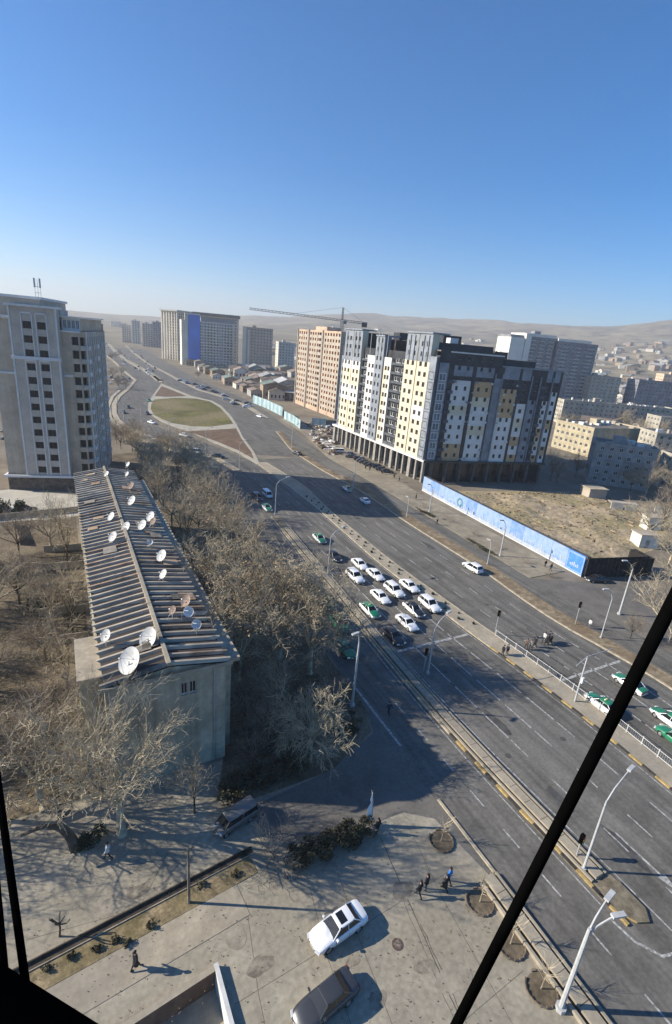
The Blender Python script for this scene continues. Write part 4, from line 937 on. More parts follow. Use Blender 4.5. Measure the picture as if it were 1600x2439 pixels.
k = MB(); P0, P1 = (90.8, 58.3), (105.5, 55.0); aa = math.atan2(P1[1] - P0[1], P1[0] - P0[0]); LL = math.hypot(P1[0] - P0[0], P1[1] - P0[1])
k.prism(rect(P0, aa, 0, LL, 0, .15), 0, 4.5, 0)
i = 0
while i * .35 < LL: k.prism(rect(P0, aa, i * .35, i * .35 + .2, -.03, -.003), .05, 4.4, i % 3 == 2); i += 1
put('boards', k, [mat('dark_boards', (.035, .03, .027), .9, .3, 1), mat('brown_boards', (.07, .055, .045), .9, .3, 1)], hw)
k = MB(); k.prism(rect(P0, aa, LL + .05, LL + 1.6, -.1, 5), 0, 4.0, 0); put('end_post', k, MATS['dark_boards'], hw)
# lumpy earth of the lot
lot = MB(); NX, NY = 80, 80
Q = [(92.5, 59.5), (152, 68), (158, 106), (97.5, 118.8)]
for j in range(NY + 1):
    for i in range(NX + 1):
        u, v = i / NX, j / NY
        x = (Q[0][0] * (1 - u) + Q[1][0] * u) * (1 - v) + (Q[3][0] * (1 - u) + Q[2][0] * u) * v
        y = (Q[0][1] * (1 - u) + Q[1][1] * u) * (1 - v) + (Q[3][1] * (1 - u) + Q[2][1] * u) * v
        ed = min(1, 10 * min(u, 1 - u, v, 1 - v))
        z = .03 + ed * max(0, .55 + .7 * noise.fractal(Vector((x * .09, y * .09, 0)), 1, 2.0, 3) + .10 * noise.noise(Vector((x * .9, y * .9, 4))))
        lot.v.append((x, y, z))
for j in range(NY):
    for i in range(NX):
        a = j * (NX + 1) + i; lot.f.append((a, a + 1, a + NX + 2, a + NX + 1)); lot.m.append(0)
struct('vacant_lot', lot, dirt)
rk = MB(); rnd = random.Random(8)
for i in range(520):
    u, v = rnd.random(), rnd.random() ** .8
    x = 94 + 58 * u + 4 * v; y = 63 + 8 * u * (1 - v) + 50 * v - 6 * u * v; s_ = rnd.choice([.10, .15, .15, .25, .35])
    zl = .03 + max(0, .55 + .7 * noise.fractal(Vector((x * .09, y * .09, 0)), 1, 2.0, 3)); rk.obox(x, y, s_ * rnd.uniform(1, 6), s_, zl - .3, zl + s_ * rnd.uniform(.3, 1), rnd.uniform(0, 3), rnd.randrange(3))
tag(put('rubble', rk, [mat('rubble_tan', (.42, .33, .22), .95, .2, 1), mat('rubble_brown', (.13, .08, .05), .95, .2, 1), mat('rubble_mid', (.26, .19, .12), .95, .2, 1)]), 'broken boards, stones and spoil strewn over the vacant lot', 'rubble', kind='stuff')
hut = thing('ruined_hut', 'small roofless concrete hut at the far edge of the vacant lot', 'hut', (*G(1408, 1190), 0)); hx, hy = G(1400, 1190)
k = MB()
for a in ((0, 6, 0, .3), (0, .3, .31, 5), (5.7, 6, .31, 3)): k.prism(rect((hx, hy), R(-20), *a), 0, 3.4, 0)
put('wall', k, conc, hut); k = MB(); k.prism(rect((hx, hy), R(-20), -.4, 6.3, -.4, 5.3), 3.41, 3.7, 0); put('roof', k, MATS['slab_concrete'], hut)
hx, hy = G(1452, 1215); k = MB()
for i in range(5): k.prism(rect((hx, hy), R(-34), 4.2 * i, 4.2 * i + 3.6 - .4 * (i % 2), 0, .3), 0, 2.6 - .5 * (i % 3), 0)
k.prism(rect((hx, hy), R(-34), 0, 8, .31, 3), 2.2, 2.45, 1)
tag(put('broken_wall', k, [mat('pale_slab', (.50, .48, .43), .9, .15, .5), conc]), 'broken pale concrete wall running right from the ruined hut', 'wall')
for (px, py), lb, sz in (((1545, 1262), 'white shed at the right end of the vacant lot, the upper of two', (4, 3, 4)), ((1530, 1300), 'white shed at the right end of the vacant lot, the lower of two', (5, 3.5, 3.4))):
    x, y = G(px, py); t = thing('white_shed', lb, 'shed', (x, y, 0)); k = MB(); k.obox(x, y, sz[0], sz[1], 0, sz[2], R(-20)); put('wall', k, mat('shed_white', (.66, .64, .56), .85, .1, .4), t)
    k = MB(); k.obox(x, y, sz[0] + .5, sz[1] + .5, sz[2] + .01, sz[2] + .2, R(-20)); put('roof', k, conc, t); k = MB(); k.prism(rect((x, y), R(-20), -1, 0, -sz[1] / 2 - .05, -sz[1] / 2 - .01), 0, 2.1, 0); put('door', k, gry, t)
# cyan site fence of the orange block with canopy
def panel_fence(name, label, pts, h, m, cat='fence'):
    t = thing(name, label, cat, (*pts[0], 0)); k = MB(); p = MB()
    for a, b in zip(pts, pts[1:]):
        L = math.hypot(b[0] - a[0], b[1] - a[1]); an_ = math.atan2(b[1] - a[1], b[0] - a[0]); n_p = max(1, int(L / 3))
        for i in range(n_p):
            k.prism(rect(a, an_, L * i / n_p + .06, L * (i + 1) / n_p - .06, 0, .08), .1, h, i % 2)
            p.prism(rect(a, an_, L * i / n_p - .06, L * i / n_p + .06, -.03, .11), 0, h + .15, 0)
    put('panel', k, m, t); put('post', p, steel, t); return t
cy_m = [mat('cyan_sheet', (.26, .42, .46), .6, .2, .3), mat('pale_cyan_sheet', (.42, .51, .53), .6, .12, .5)]
panel_fence('site_fence', 'pale cyan sheet fence along the road before the bazaar sheds', [G(602, 960), G(632, 972), G(672, 992)], 5.0, cy_m)
panel_fence('site_fence', 'pale cyan sheet fence left of the white tent roofs by the orange block', [G(676, 998), G(696, 1008), G(714, 1022)], 4.2, cy_m[::-1])
panel_fence('site_fence', 'pale cyan sheet fence at the foot of the orange block', [G(742, 1015), G(775, 1018), G(776, 1000)], 4.2, cy_m[::-1])
x, y = G(640, 950); k = MB(); k.prism(rect((x, y), R(-30), 0, 44, 0, 10), 5.2, 5.6, 0)
for u in (1, 14, 28, 42):
    for v in (1, 9): k.prism(rect((x, y), R(-30), u, u + .4, v, v + .4), 0, 5.19, 0)
tag(put('canopy', k, mat('white_canopy', (.6, .6, .58), .8, .1, .3)), 'long flat white canopy behind the cyan fence', 'canopy')
rnd = random.Random(21); 
for i in range(46):   # piles and site clutter before the black complex
    px, py = rnd.uniform(722, 800), rnd.uniform(1012, 1082)
    if py > 1042 + (px - 722) * .62 or py < 1000 + (px - 722) * .25: continue
    x, y = G(px, py); k = MB()
    for q in range(rnd.choice([3, 5, 7])):
        a = rnd.uniform(0, 3.1); k.obox(x + rnd.uniform(-1.2, 1.2), y + rnd.uniform(-1.5, 1.5), rnd.uniform(1, 3.6), rnd.uniform(.3, 1.2), .0 + .25 * q, .25 * q + rnd.uniform(.2, .7), a, rnd.randrange(3))
    tag(put('material_pile', k, [whitep, conc, mat('rusty_steel', (.2, .13, .09), .9, .3, 1)]), 'pile of building material on the site before the black complex', 'pile', 'piles of building material')

# ------------------------------------------------------------------ street furniture
def lamp(x, y, label, h=10.6, az=0.0, arm=2.6, two=False, wide=.12, group='street lamps'):
    t = thing('street_lamp', label, 'street lamp', (x, y, 0), 0, group)
    k = MB(); k.tube([(x, y, 0), (x, y, h * .8), (x, y, h - .6)], [wide, wide * .75, wide * .6], 8); k.tube([(x, y, 0), (x, y, .35)], wide * 1.9, 8); put('pole', k, steel_l, t)
    for s_ in ((az,) if not two else (az, az - R(26))):
        if s_ != az: h -= .6
        c, n_ = math.cos(s_), math.sin(s_)
        k = MB(); k.tube([(x, y, h - .8), (x + c * arm * .3, y + n_ * arm * .3, h + .1), (x + c * arm, y + n_ * arm, h + .8)], [.07, .06, .05], 6); a_ = put('arm', k, steel_l, t)
        k = MB(); X, Y = x + c * (arm + .35), y + n_ * (arm + .35); k.obox(X, Y, .95, .32, h + .75, h + .92, s_); k.obox(X, Y, .7, .22, h + .70, h + .745, s_, 1); put('lamp_head', k, [steel_l, glassb], a_)
    return t
lamp(*G(1334, 2403), 'big street lamp with two long arms at the lower right corner', 8.8, R(10), 1.5, True, .19)
lamp(*G(1388, 2073), 'street lamp crossed by the dark bar on the tip of the near separator', 8.7, R(10), 3.2)
lamp(*G(1018, 1605), 'street lamp on the separator above the waiting cars\' stop line', 7.9, R(16), 2.3)
lamp(*G(780, 1370), 'street lamp on the separator behind the queue of cars', 8.4, R(15), 2.8)
lamp(*G(655, 1225), 'street lamp in the tower\'s shadow beside the upper left carriageway', 8.4, R(10), 2.8)
lamp(*G(838, 1681), 'thick pale pole with no arm rising from the park hedge', 9.6, R(190), .4, wide=.17)
lamp(*G(1474, 1463), 'thick pale lamp pole beside the opening right of the hoarding', 9.6, R(160), 1.6, wide=.18)
lamp(*G(1430, 1520), 'slim lamp pole on the right verge near the small crossing', 8.0, R(160), 1.2, wide=.1)
lamp(*G(1190, 1325), 'lamp pole standing before the middle of the blue hoarding', 7.6, R(160), .9, wide=.15)
lamp(*G(1022, 1220), 'lamp pole before the left end of the blue hoarding', 7.0, R(160), .9, wide=.13)
lamp(*G(1160, 1345), 'short pole on the right verge beside the white wagon', 4.6, R(100), .4, wide=.1)
lamp(*G(968, 1232), 'short pole on the right verge at the edge of the tower\'s shadow', 4.6, R(100), .4, wide=.1)
for px, py, lb in ((403, 1060, 'far lamp by the left carriageway below the lawn'), (337, 1015, 'far lamp left of the round lawn'), (295, 1000, 'far lamp at the left bend near the parked cars'), (570, 1120, 'far lamp at the edge of the tree row by the tower shadow'), (582, 930, 'far lamp post before the roadside shops'), (694, 1070, 'far lamp on the right verge below the orange block'), (840, 1165, 'far lamp on the verge near the shaded taxi'), (490, 1085, 'far lamp between the road and the tree tops'), (280, 965, 'far lamp on the outer left kerb'), (350, 880, 'far lamp on the highway median'), (310, 850, 'far lamp farther up the highway median'), (520, 915, 'far lamp by the parked vans')):
    lamp(*G(px, py), lb, 9.0, R(10), 2.0, wide=.14, group='far street lamps')
def signal(x, y, label, h=3.4):
    t = thing('traffic_light', label, 'traffic light', (x, y, 0), 0, 'traffic lights'); k = MB(); k.tube([(x, y, 0), (x, y, h)], .07, 8); put('pole', k, steel, t)
    k = MB(); k.box(x - .17, x + .17, y - .15, y + .15, h - .1, h + .9, 0)
    for q in range(3): k.tube([(x, y - .15, h + .12 + .29 * q), (x, y - .24, h + .12 + .29 * q)], .1, 8, q + 1)
    put('signal_head', k, [black_p, mat('green_lens', (.02, .12, .07), .3), mat('amber_lens', (.2, .1, .01), .3), mat('red_lens', (.08, .008, .008), .3)], t)
signal(*G(1178, 1511), 'traffic light with dark board on the median beside the crossing'); signal(*G(1369, 1488), 'traffic light on the right verge beside the crossing'); signal(*G(1371, 2042), 'small traffic light on the near separator left of the lamp', 1.9); signal(*G(1008, 1600), 'traffic light at the foot of the separator lamp', 2.8)
# T shaped camera mast on the median
x, y = G(1368, 1672); t = thing('camera_mast', 'white mast with a long crossarm on the median among the green taxis', 'mast', (x, y, 0))
k = MB(); k.tube([(x, y, 0), (x, y, 7.0)], [.13, .09], 8); put('pole', k, steel_l, t)
k = MB(); k.tube([(x - 2.5, y - .4, 6.5), (x, y, 7.0), (x + 5.5, y + .4, 6.6)], .05, 6); put('crossarm', k, steel_l, t); k = MB(); k.box(x - .25, x + .1, y - .4, y - .14, 3.2, 4.0); put('control_box', k, frame_w, t)
# short timber pole of the yard, signboard, banner
x, y = G(450, 2150); k = MB(); k.tube([(x, y, 0), (x, y, 5.9)], [.12, .09], 8); k.tube([(x - .5, y, 5.6), (x + .5, y + .1, 5.65)], .05, 5); k.tube([(x - .3, y + .3, 5.75), (x + .5, y - .3, 5.7)], .03, 5)
tag(put('utility_pole', k, mat('old_wood', (.20, .17, .13), .9, .2, 1)), 'short weathered utility pole standing beside the ditch', 'utility pole')
x, y = G(885, 1962); bt = thing('feather_banner', 'narrow white feather banner leaning over the hedge end', 'banner', (x, y, 0))
k = MB(); k.tube([(x, y, 0), (x - .1, y + .1, 2.6), (x - .3, y + .3, 3.9)], .03, 5); put('mast', k, steel, bt)
k = MB(); pf = [(.0, .5), (.45, .8), (.62, 1.5), (.55, 2.2), (.2, 2.7), (.3, 3.1), (.08, 3.8)]
for (a0_, z0_), (a1_, z1_) in zip(pf, pf[1:]):
    k.poly([(x - z0_ * .06, y + z0_ * .05, z0_), (x - z0_ * .06 - a0_, y + z0_ * .05 - .1, z0_), (x - z1_ * .06 - a1_, y + z1_ * .05 - .1, z1_), (x - z1_ * .06, y + z1_ * .05, z1_)]); k.poly([(x - z0_ * .06, y + z0_ * .05 + .02, z0_), (x - z0_ * .06 - a0_, y + z0_ * .05 - .08, z0_), (x - z1_ * .06 - a1_, y + z1_ * .05 - .08, z1_), (x - z1_ * .06, y + z1_ * .05 + .02, z1_)][::-1])
put('cloth', k, mat('white_cloth', (.78, .78, .78), .8, .05, 1), bt)
x, y = G(440, 1795); t = thing('notice_board', 'grey notice board on posts in front of the house gable', 'sign', (x, y, 0)); k = MB(); k.obox(x, y, 1.3, .12, 1.2, 3.0, R(-10)); put('board', k, mat('board_grey', (.42, .41, .39), .8, .1, .5), t); k = MB(); k.tube([(x, y + .1, 0), (x, y + .1, 1.2)], .06, 5); put('post', k, steel, t)
# white railing along the median
rl = thing('median_railing', 'white steel railing along the central median by the crossing', 'railing', (57, 35, 0)); k = MB(); posts = []
ys_ = [6 + 2.0 * i for i in range(22)]
for a, b in zip(ys_, ys_[1:]):
    xa, xb = xs(E_medR, a) - .45, xs(E_medR, b) - .45
    for z in (.35, 1.15): k.tube([(xa, a, z), (xb, b, z)], .03, 4)
    for q in range(1, 8): k.tube([(xa + (xb - xa) * q / 8, a + 2.0 * q / 8, .35), (xa + (xb - xa) * q / 8, a + 2.0 * q / 8, 1.15)], .018, 3)
put('rail_panel', k, frame_w, rl)
for a in ys_:
    k = MB(); xa = xs(E_medR, a) - .45; k.tube([(xa, a, .12), (xa, a, 1.3)], .05, 5); put('post', k, frame_w, rl)
# tyre-ring tree wells along the near drain
def sapling(px, py, label, ring=True, h=3.0, seed=0):
    x, y = G(px, py); t = thing('sapling', label, 'sapling', (x, y, 0), 0, 'saplings in round wells'); rn = random.Random(seed)
    k = MB(); k.tube([(x, y, 0), (x + .05, y, h * .4), (x + .1, y + .1, h * .7)], [.05, .035, .02], 5)
    for i in range(26):
        a = rn.uniform(0, 6.28); z = h * rn.uniform(.3, .75); L = rn.uniform(.5, 1.2); k.tube([(x + .05, y, z), (x + math.cos(a) * L * .5, y + math.sin(a) * L * .5, z + L * .5), (x + math.cos(a) * L * .8, y + math.sin(a) * L * .8, z + L)], [.018, .013, .008], 3)
    put('trunk', k, bark, t)
    if ring:
        k = MB()
        for i in range(18):
            if i in (4, 5): continue
            a0_, a1_ = R(20 * i), R(20 * i + 20); k.tube([(x + 1.1 * math.cos(a0_), y + 1.1 * math.sin(a0_), .12), (x + 1.1 * math.cos(a1_), y + 1.1 * math.sin(a1_), .05)], .09, 5)
        put('well_rim', k, mat('rim_concrete', (.17, .135, .10), .9, .2, 1), t); k = MB(); k.tube([(x, y, .0), (x, y, .03)], 1.0, 16); put('well_soil', k, soil, t)
bark = mat('plane_bark', (.46, .39, .27), .9, .25, 1.2, col2=(.20, .17, .125)); twig = mat('brown_twig', (.44, .37, .26), .9, .25, .6); darkbark = mat('dark_bark', (.12, .095, .07), .95, .25, 1.5); redtwig = mat('reddish_twig', (.29, .24, .185), .9, .25, .6)
sapling(1142, 2148, 'sapling in a round well at the corner of the street and yard', seed=1); sapling(1215, 2248, 'sapling in a round well just left of the dark bar', seed=2); sapling(1288, 2355, 'sapling in a round well left of the big lamp base', seed=3); sapling(1050, 2003, 'sapling in a round well on the sandy bank behind the people', seed=4)

# ------------------------------------------------------------------ vehicles
paintw = mat('white_car_paint', (.78, .79, .80), .35, .02, 1, spec=.5, coat=.6); paintgreen = mat('green_taxi_paint', (.02, .19, .095), .35, .05, 1, spec=.5, coat=.6); paintdark = mat('black_car_paint', (.018, .02, .026), .35, .05, 1, spec=.5, coat=.6); paintgrey = mat('grey_car_paint', (.062, .064, .070), .35, .05, 1, spec=.5, metal=.35, coat=.6); paintsilver = mat('silver_car_paint', (.17, .17, .16), .4, .05, 1, spec=.5, metal=.3, coat=.5); paintblue = mat('blue_car_paint', (.05, .09, .2), .35, .05, 1, spec=.5, coat=.6)
cglass = mat('car_glass', (.012, .014, .017), .12, .1, 1, spec=.6); tyre_m = rubber; rim_m = mat('wheel_rim', (.42, .42, .43), .4, .1, 5, metal=.6); headl = mat('headlamp_lens', (.62, .64, .66), .2, .05, 5); taill = mat('tail_lamp_lens', (.35, .02, .02), .3, .05, 5); trimk = mat('black_trim', (.02, .02, .02), .6, .1, 3)
SPEC = {
 'sedan': dict(L=4.6, W=1.78, H=1.45, r=.325, axf=1.36, axr=-1.30, st=[(-2.3, .62, .42, .66), (-2.22, .88, .28, .82), (-1.9, .97, .22, .87), (-1.3, .99, .2, .89), (-.3, .95, .2, .89), (.75, .93, .2, .89), (1.2, .90, .2, .885), (1.75, .80, .22, .86), (2.12, .68, .26, .78), (2.3, .52, .36, .62)], cab=[(-1.72, -1.0), (1.02, .28)], cz=.93, tw=.60),
 'wagon': dict(L=4.75, W=1.86, H=1.72, r=.37, axf=1.40, axr=-1.36, st=[(-2.38, .70, .48, .74), (-2.3, 1.05, .34, .86), (-1.9, 1.10, .28, .92), (-1.3, 1.10, .26, .93), (-.3, 1.07, .26, .93), (.75, 1.05, .26, .93), (1.15, 1.03, .26, .92), (1.75, .96, .28, .90), (2.15, .84, .3, .84), (2.37, .62, .4, .70)], cab=[(-2.18, -1.85), (1.0, .25)], cz=1.05, tw=.66),
 'hatch': dict(L=4.1, W=1.72, H=1.50, r=.31, axf=1.22, axr=-1.18, st=[(-2.05, .62, .42, .68), (-1.98, .95, .28, .80), (-1.6, .98, .22, .85), (-1.1, .98, .2, .86), (-.2, .95, .2, .86), (.7, .93, .2, .86), (1.05, .90, .2, .85), (1.5, .82, .22, .83), (1.88, .70, .26, .76), (2.05, .52, .36, .62)], cab=[(-1.85, -1.35), (.95, .2)], cz=.93, tw=.58),
 'van': dict(L=4.4, W=1.70, H=1.85, r=.31, axf=1.55, axr=-1.20, st=[(-2.2, .7, .4, .76), (-2.15, 1.1, .3, .82), (-1.8, 1.12, .26, .84), (-1, 1.12, .26, .85), (0, 1.1, .26, .85), (1.2, 1.06, .26, .85), (1.7, 1.0, .28, .84), (2.05, .86, .3, .80), (2.2, .6, .4, .70)], cab=[(-2.1, -2.0), (1.75, 1.15)], cz=1.05, tw=.70),
}
def car(kind, label, cat, paint, x, y, rz, group=None, roofp=None, sunroof=False, name='parked_car', taxi=False):
    S = SPEC[kind]; t = thing(name, label, cat, (0, 0, 0), 0, group)
    k = MB(); rings = []
    for (y_, zt, zb, w_) in S['st']:
        zm = zb + (zt - zb) * .55
        half = [(0, zb), (w_ * .84, zb), (w_ * .97, zb + .12), (w_, zm), (w_ * .975, zt - .10), (w_ * .90, zt - .02), (w_ * .62, zt + .035), (0, zt + .055)]
        rings.append([(a, y_, b) for a, b in half] + [(-a, y_, b) for a, b in half[-2:0:-1]])
    n_ = len(rings[0])
    for r_ in rings: k.v += r_
    for i in range(len(rings) - 1):
        for j in range(n_):
            q = (j + 1) % n_; k.f.append((i * n_ + j, i * n_ + q, (i + 1) * n_ + q, (i + 1) * n_ + j))
            top = j in (5, 6, 7, 8); k.m.append(1 if top else 0)
    k.f.append(tuple(range(n_))[::-1]); k.m.append(0); k.f.append(tuple((len(rings) - 1) * n_ + j for j in range(n_))); k.m.append(0)
    (rb, rt), (fb, ft) = S['cab']; cz, H_, tw_ = S['cz'], S['H'], S['tw']; wb = S['W'] / 2 * .90
    # roof shell, pillars
    rp = []
    for zz, ins in ((H_ - .10, 0), (H_ - .03, .04), (H_, .18)):
        a, b, c = tw_ + .035 - ins * .8, rt - .06 + ins, ft + .06 - ins
        rp.append([(-a * .9, b, zz), (a * .9, b, zz), (a, b + .25, zz), (a, c - .25, zz), (a * .9, c, zz), (-a * .9, c, zz), (-a, c - .25, zz), (-a, b + .25, zz)])
    k0 = len(k.v)
    for r_ in rp: k.v += r_
    for i in range(2):
        for j in range(8):
            q = (j + 1) % 8; k.f.append((k0 + i * 8 + j, k0 + i * 8 + q, k0 + (i + 1) * 8 + q, k0 + (i + 1) * 8 + j)); k.m.append(1)
    k.f.append(tuple(k0 + 16 + j for j in range(8))); k.m.append(1); k.f.append(tuple(k0 + j for j in range(8))[::-1]); k.m.append(1)
    for s_ in (1, -1):
        for yb, yt in ((fb, ft), ((fb + rb) / 2 - .05, (ft + rt) / 2 - .05), (rb, rt)):
            k.tube([(s_ * (wb - .01), yb, cz - .06), (s_ * (tw_ + .0), yt, H_ - .07)], .045, 4, 0)
    bm = put('body', k, [paint, roofp or paint], t, smooth=True, local=True)
    try: bm.data.set_sharp_from_angle(angle=R(38))
    except Exception: pass
    g_ = MB(); b0 = [(-wb, rb), (wb, rb), (wb, fb), (-wb, fb)]; t0 = [(-tw_, rt), (tw_, rt), (tw_, ft), (-tw_, ft)]
    ym = (fb + rb) / 2 - .05
    for i in range(4):
        j = (i + 1) % 4; g_.poly([(*b0[i], cz - .06), (*b0[j], cz - .06), (*t0[j], H_ - .06), (*t0[i], H_ - .06)])
    put('glazing', g_, cglass, t, local=True)
    r_ = S['r']; wx = S['W'] / 2 - .105
    for s_ in (1, -1):
        for ya in (S['axf'], S['axr']):
            k = MB(); k.tube([(s_ * (wx - .1), ya, r_), (s_ * (wx + .07), ya, r_), (s_ * (wx + .095), ya, r_)], [r_, r_, r_ * .9], 18, 0); wh_ = put('wheel', k, tyre_m, t, local=True)
            k = MB(); k.tube([(s_ * (wx + .09), ya, r_), (s_ * (wx + .105), ya, r_)], [r_ * .66, r_ * .6], 14, 0); put('rim', k, rim_m, wh_, local=True)
            k = MB(); k.tube([(s_ * (wx - .14), ya, r_ + .03), (s_ * (wx + .085), ya, r_ + .03)], r_ + .055, 18, 0); put('wheel_arch', k, trimk, t, local=True)
        L2 = S['st'][-1][0]; zh = S['st'][-2][1] - .10
        k = MB(); k.obox(s_ * S['W'] * .34, L2 - .10, .40, .22, zh - .12, zh + .05, s_ * R(-22)); put('headlight', k, headl, t, local=True)
        k = MB(); zt_ = S['st'][1][1] - .20; k.obox(s_ * S['W'] * .37, S['st'][0][0] + .05, .34, .14, zt_ - .06, zt_ + .12, s_ * R(14)); put('tail_light', k, taill, t, local=True)
        k = MB(); k.obox(s_ * (S['W'] / 2 + .06), fb - .28, .2, .12, cz - .02, cz + .13, 0); put('mirror', k, paint, t, local=True)
    k = MB(); L2 = S['st'][-1][0]; k.box(-.42, .42, L2 - .05, L2 + .012, .40, .52); k.box(-.26, .26, L2 + .013, L2 + .02, .36, .46, 1); put('grille', k, [trimk, frame_w], t, local=True)
    k = MB(); L1 = S['st'][0][0]; k.box(-.26, .26, L1 - .012, L1 + .01, .52, .64); put('number_plate', k, frame_w, t, local=True)
    k = MB()
    for s_ in (1, -1):
        for yy in (fb - .25, ym, rb + .35): k.box(s_ * S['W'] / 2 - .012, s_ * S['W'] / 2 + .004, yy, yy + .018, .36, cz - .1)
    put('door_seam', k, trimk, t, local=True)
    if sunroof: k = MB(); k.box(-.44, .44, ft - .75, ft - .18, H_ - .02, H_ + .012); put('sunroof', k, cglass, t, local=True)
    if taxi: k = MB(); k.box(-.22, .22, -.3, -.14, H_, H_ + .12); put('taxi_sign', k, mat('taxi_sign', (.7, .66, .3), .5), t, local=True)
    t.location = (x, y, 0); t.rotation_euler = (0, 0, rz); return t
def head(P0, P1):   # rotation so that +Y (front) points from P0 to P1
    return math.atan2(P1[1] - P0[1], P1[0] - P0[0]) - math.pi / 2
p0, p1 = G(862, 2178), G(742, 2262)
wc = car('sedan', 'white sedan with open black sunroof parked in the middle of the yard', 'car', paintw, *((p0[0] + p1[0]) / 2, (p0[1] + p1[1]) / 2), head(p0, p1), sunroof=True)
p0, p1 = G(835, 2345), G(708, 2450)
car('sedan', 'dark grey sedan parked at the bottom edge of the yard', 'car', paintgrey, *((p0[0] + p1[0]) / 2, (p0[1] + p1[1]) / 2), head(p0, p1))
p0, p1 = G(600, 1935), G(522, 1985)
pv = car('van', 'old boxy silver van half in shade by the house yard', 'van', paintsilver, *((p0[0] + p1[0]) / 2, (p0[1] + p1[1]) / 2), head(p0, p1), name='parked_van'); pv.scale = (.9, .9, .85)
VP = {'w': (paintw, 'sedan', None), 'k': (paintdark, 'sedan', None), 's': (paintw, 'wagon', None), 't': (paintw, 'sedan', paintgreen), 'g': (paintgreen, 'sedan', paintgreen), 'h': (paintw, 'hatch', None), 'd': (paintdark, 'wagon', None), 'r': (paintw, 'sedan', paintdark), 'b': (paintblue, 'hatch', None), 'v': (paintw, 'van', None), 'y': (paintgrey, 'sedan', None)}
PROTO = {}
def place_car(code, px, py, toward=True, label='', group=None, name='car', turn=0.0, cat=None, P=None, only=None, slope=E_medL):
    x, y = P or G(px, py)
    rz = math.atan2(xs(slope, y + 4) - xs(slope, y - 4), 8) * -1 if y < 160 else 0
    rz = rz + (math.pi if toward else 0) + turn
    pt, kd, rp = VP[code]
    if code not in PROTO:
        PROTO[code] = car(kd, label, cat or ('taxi' if code in 'tg' else 'car'), pt, x, y, rz, group, rp, taxi=code in 'tg', name='taxi' if code in 'tg' else 'car'); return PROTO[code]
    o = dup(PROTO[code], (x, y, 0), rz, label, group, only=only)
    o['category'] = cat or ('taxi' if code in 'tg' else 'car')
    if group is None and 'group' in o: del o['group']
    return o
QG = 'cars waiting in the queue'
for c_, px, py, lb in (('w', 856, 1350, 'white sedan at the very back of the queue nearest the median side'), ('s', 845, 1380, 'white wagon in the second lane at the back of the queue left of the others'), ('w', 893, 1375, 'white sedan third from the back in the median side column of the queue'), ('w', 905, 1428, 'white sedan between the green taxi and the white car to its right in the queue'), ('s', 938, 1413, 'white wagon in the middle of the queue just ahead of the third sedan'), ('w', 974, 1402, 'white sedan partly in shade hugging the median in the queue'), ('t', 880, 1460, 'green and white taxi in the queue next to the drain'), ('r', 984, 1458, 'white sedan with black roof one lane in from the median near the front'), ('s', 1022, 1447, 'white wagon first in the lane beside the median'), ('w', 968, 1490, 'white sedan first in the middle lane of the queue'), ('k', 935, 1522, 'black sedan first in line beside the drain'), ('k', 795, 1330, 'black sedan in branch shade behind the queue')):
    place_car(c_, px, py, True, lb, QG)
for c_, px, py, lb in (('t', 760, 1288, 'green and white taxi approaching behind the queue'), ('v', 636, 1183, 'white van in the tower shadow on the left carriageway'), ('d', 612, 1190, 'black wagon beside the white van in the tower shadow'), ('t', 635, 1214, 'taxi leaving the tower shadow beside the tree tops'), ('g', 808, 1492, 'green taxi on the frontage road behind bare branches'), ('t', 776, 1442, 'green and white taxi farther back on the frontage road'), ('g', 820, 1552, 'green car half hidden by branches next to the thick pale pole')):
    place_car(c_, px, py, True, lb)
for c_, px, py, lb, tg in (('t', 826, 1168, 'taxi driving away in the tower shadow', False), ('w', 868, 1197, 'white sedan driving away at the shadow edge', False), ('s', 1124, 1358, 'white wagon driving alone on the empty right carriageway', False), ('t', 1432, 1686, 'green roofed taxi left of the dark bar on the right carriageway', False), ('t', 1497, 1636, 'green roofed taxi right behind the dark bar beside the verge', False), ('t', 1592, 1722, 'green roofed taxi cut by the right picture edge, the upper one', False), ('g', 1606, 1768, 'green roofed taxi cut by the right picture edge, the lower one', False)):
    place_car(c_, px, py, tg, lb, slope=E_medR)
FAR = ('body', 'glazing', 'wheel')
for c_, px, py, lb, tn in (('w', 618, 994, 'white car on the right road by the kerb beside the lawn', R(18)), ('k', 707, 1083, 'dark car on the right verge below the orange block', R(15)), ('w', 362, 1009, 'white car on the bend left of the lawn', R(-28)), ('w', 440, 1040, 'white car below the lawn on the left road', R(-38)), ('w', 309, 1026, 'white car on the outer left street', R(-40)), ('k', 306, 972, 'dark car upper of the two at the left bend', 0), ('k', 293, 984, 'dark car lower of the two at the left bend', R(-15)), ('v', 466, 1080, 'white van coming down the left road', R(-45)), ('k', 520, 1090, 'dark car in front of the tower shadow', R(-50)), ('g', 355, 956, 'dark green car at the left tip of the lawn', 0), ('k', 350, 987, 'dark car hugging the lawn kerb', R(-10)), ('k', 776, 1068, 'dark car stopped beside the building site', R(15))):
    place_car(c_, px, py, tn <= 0, lb, only=FAR, turn=(-tn if tn <= 0 else tn))
rnd = random.Random(5)
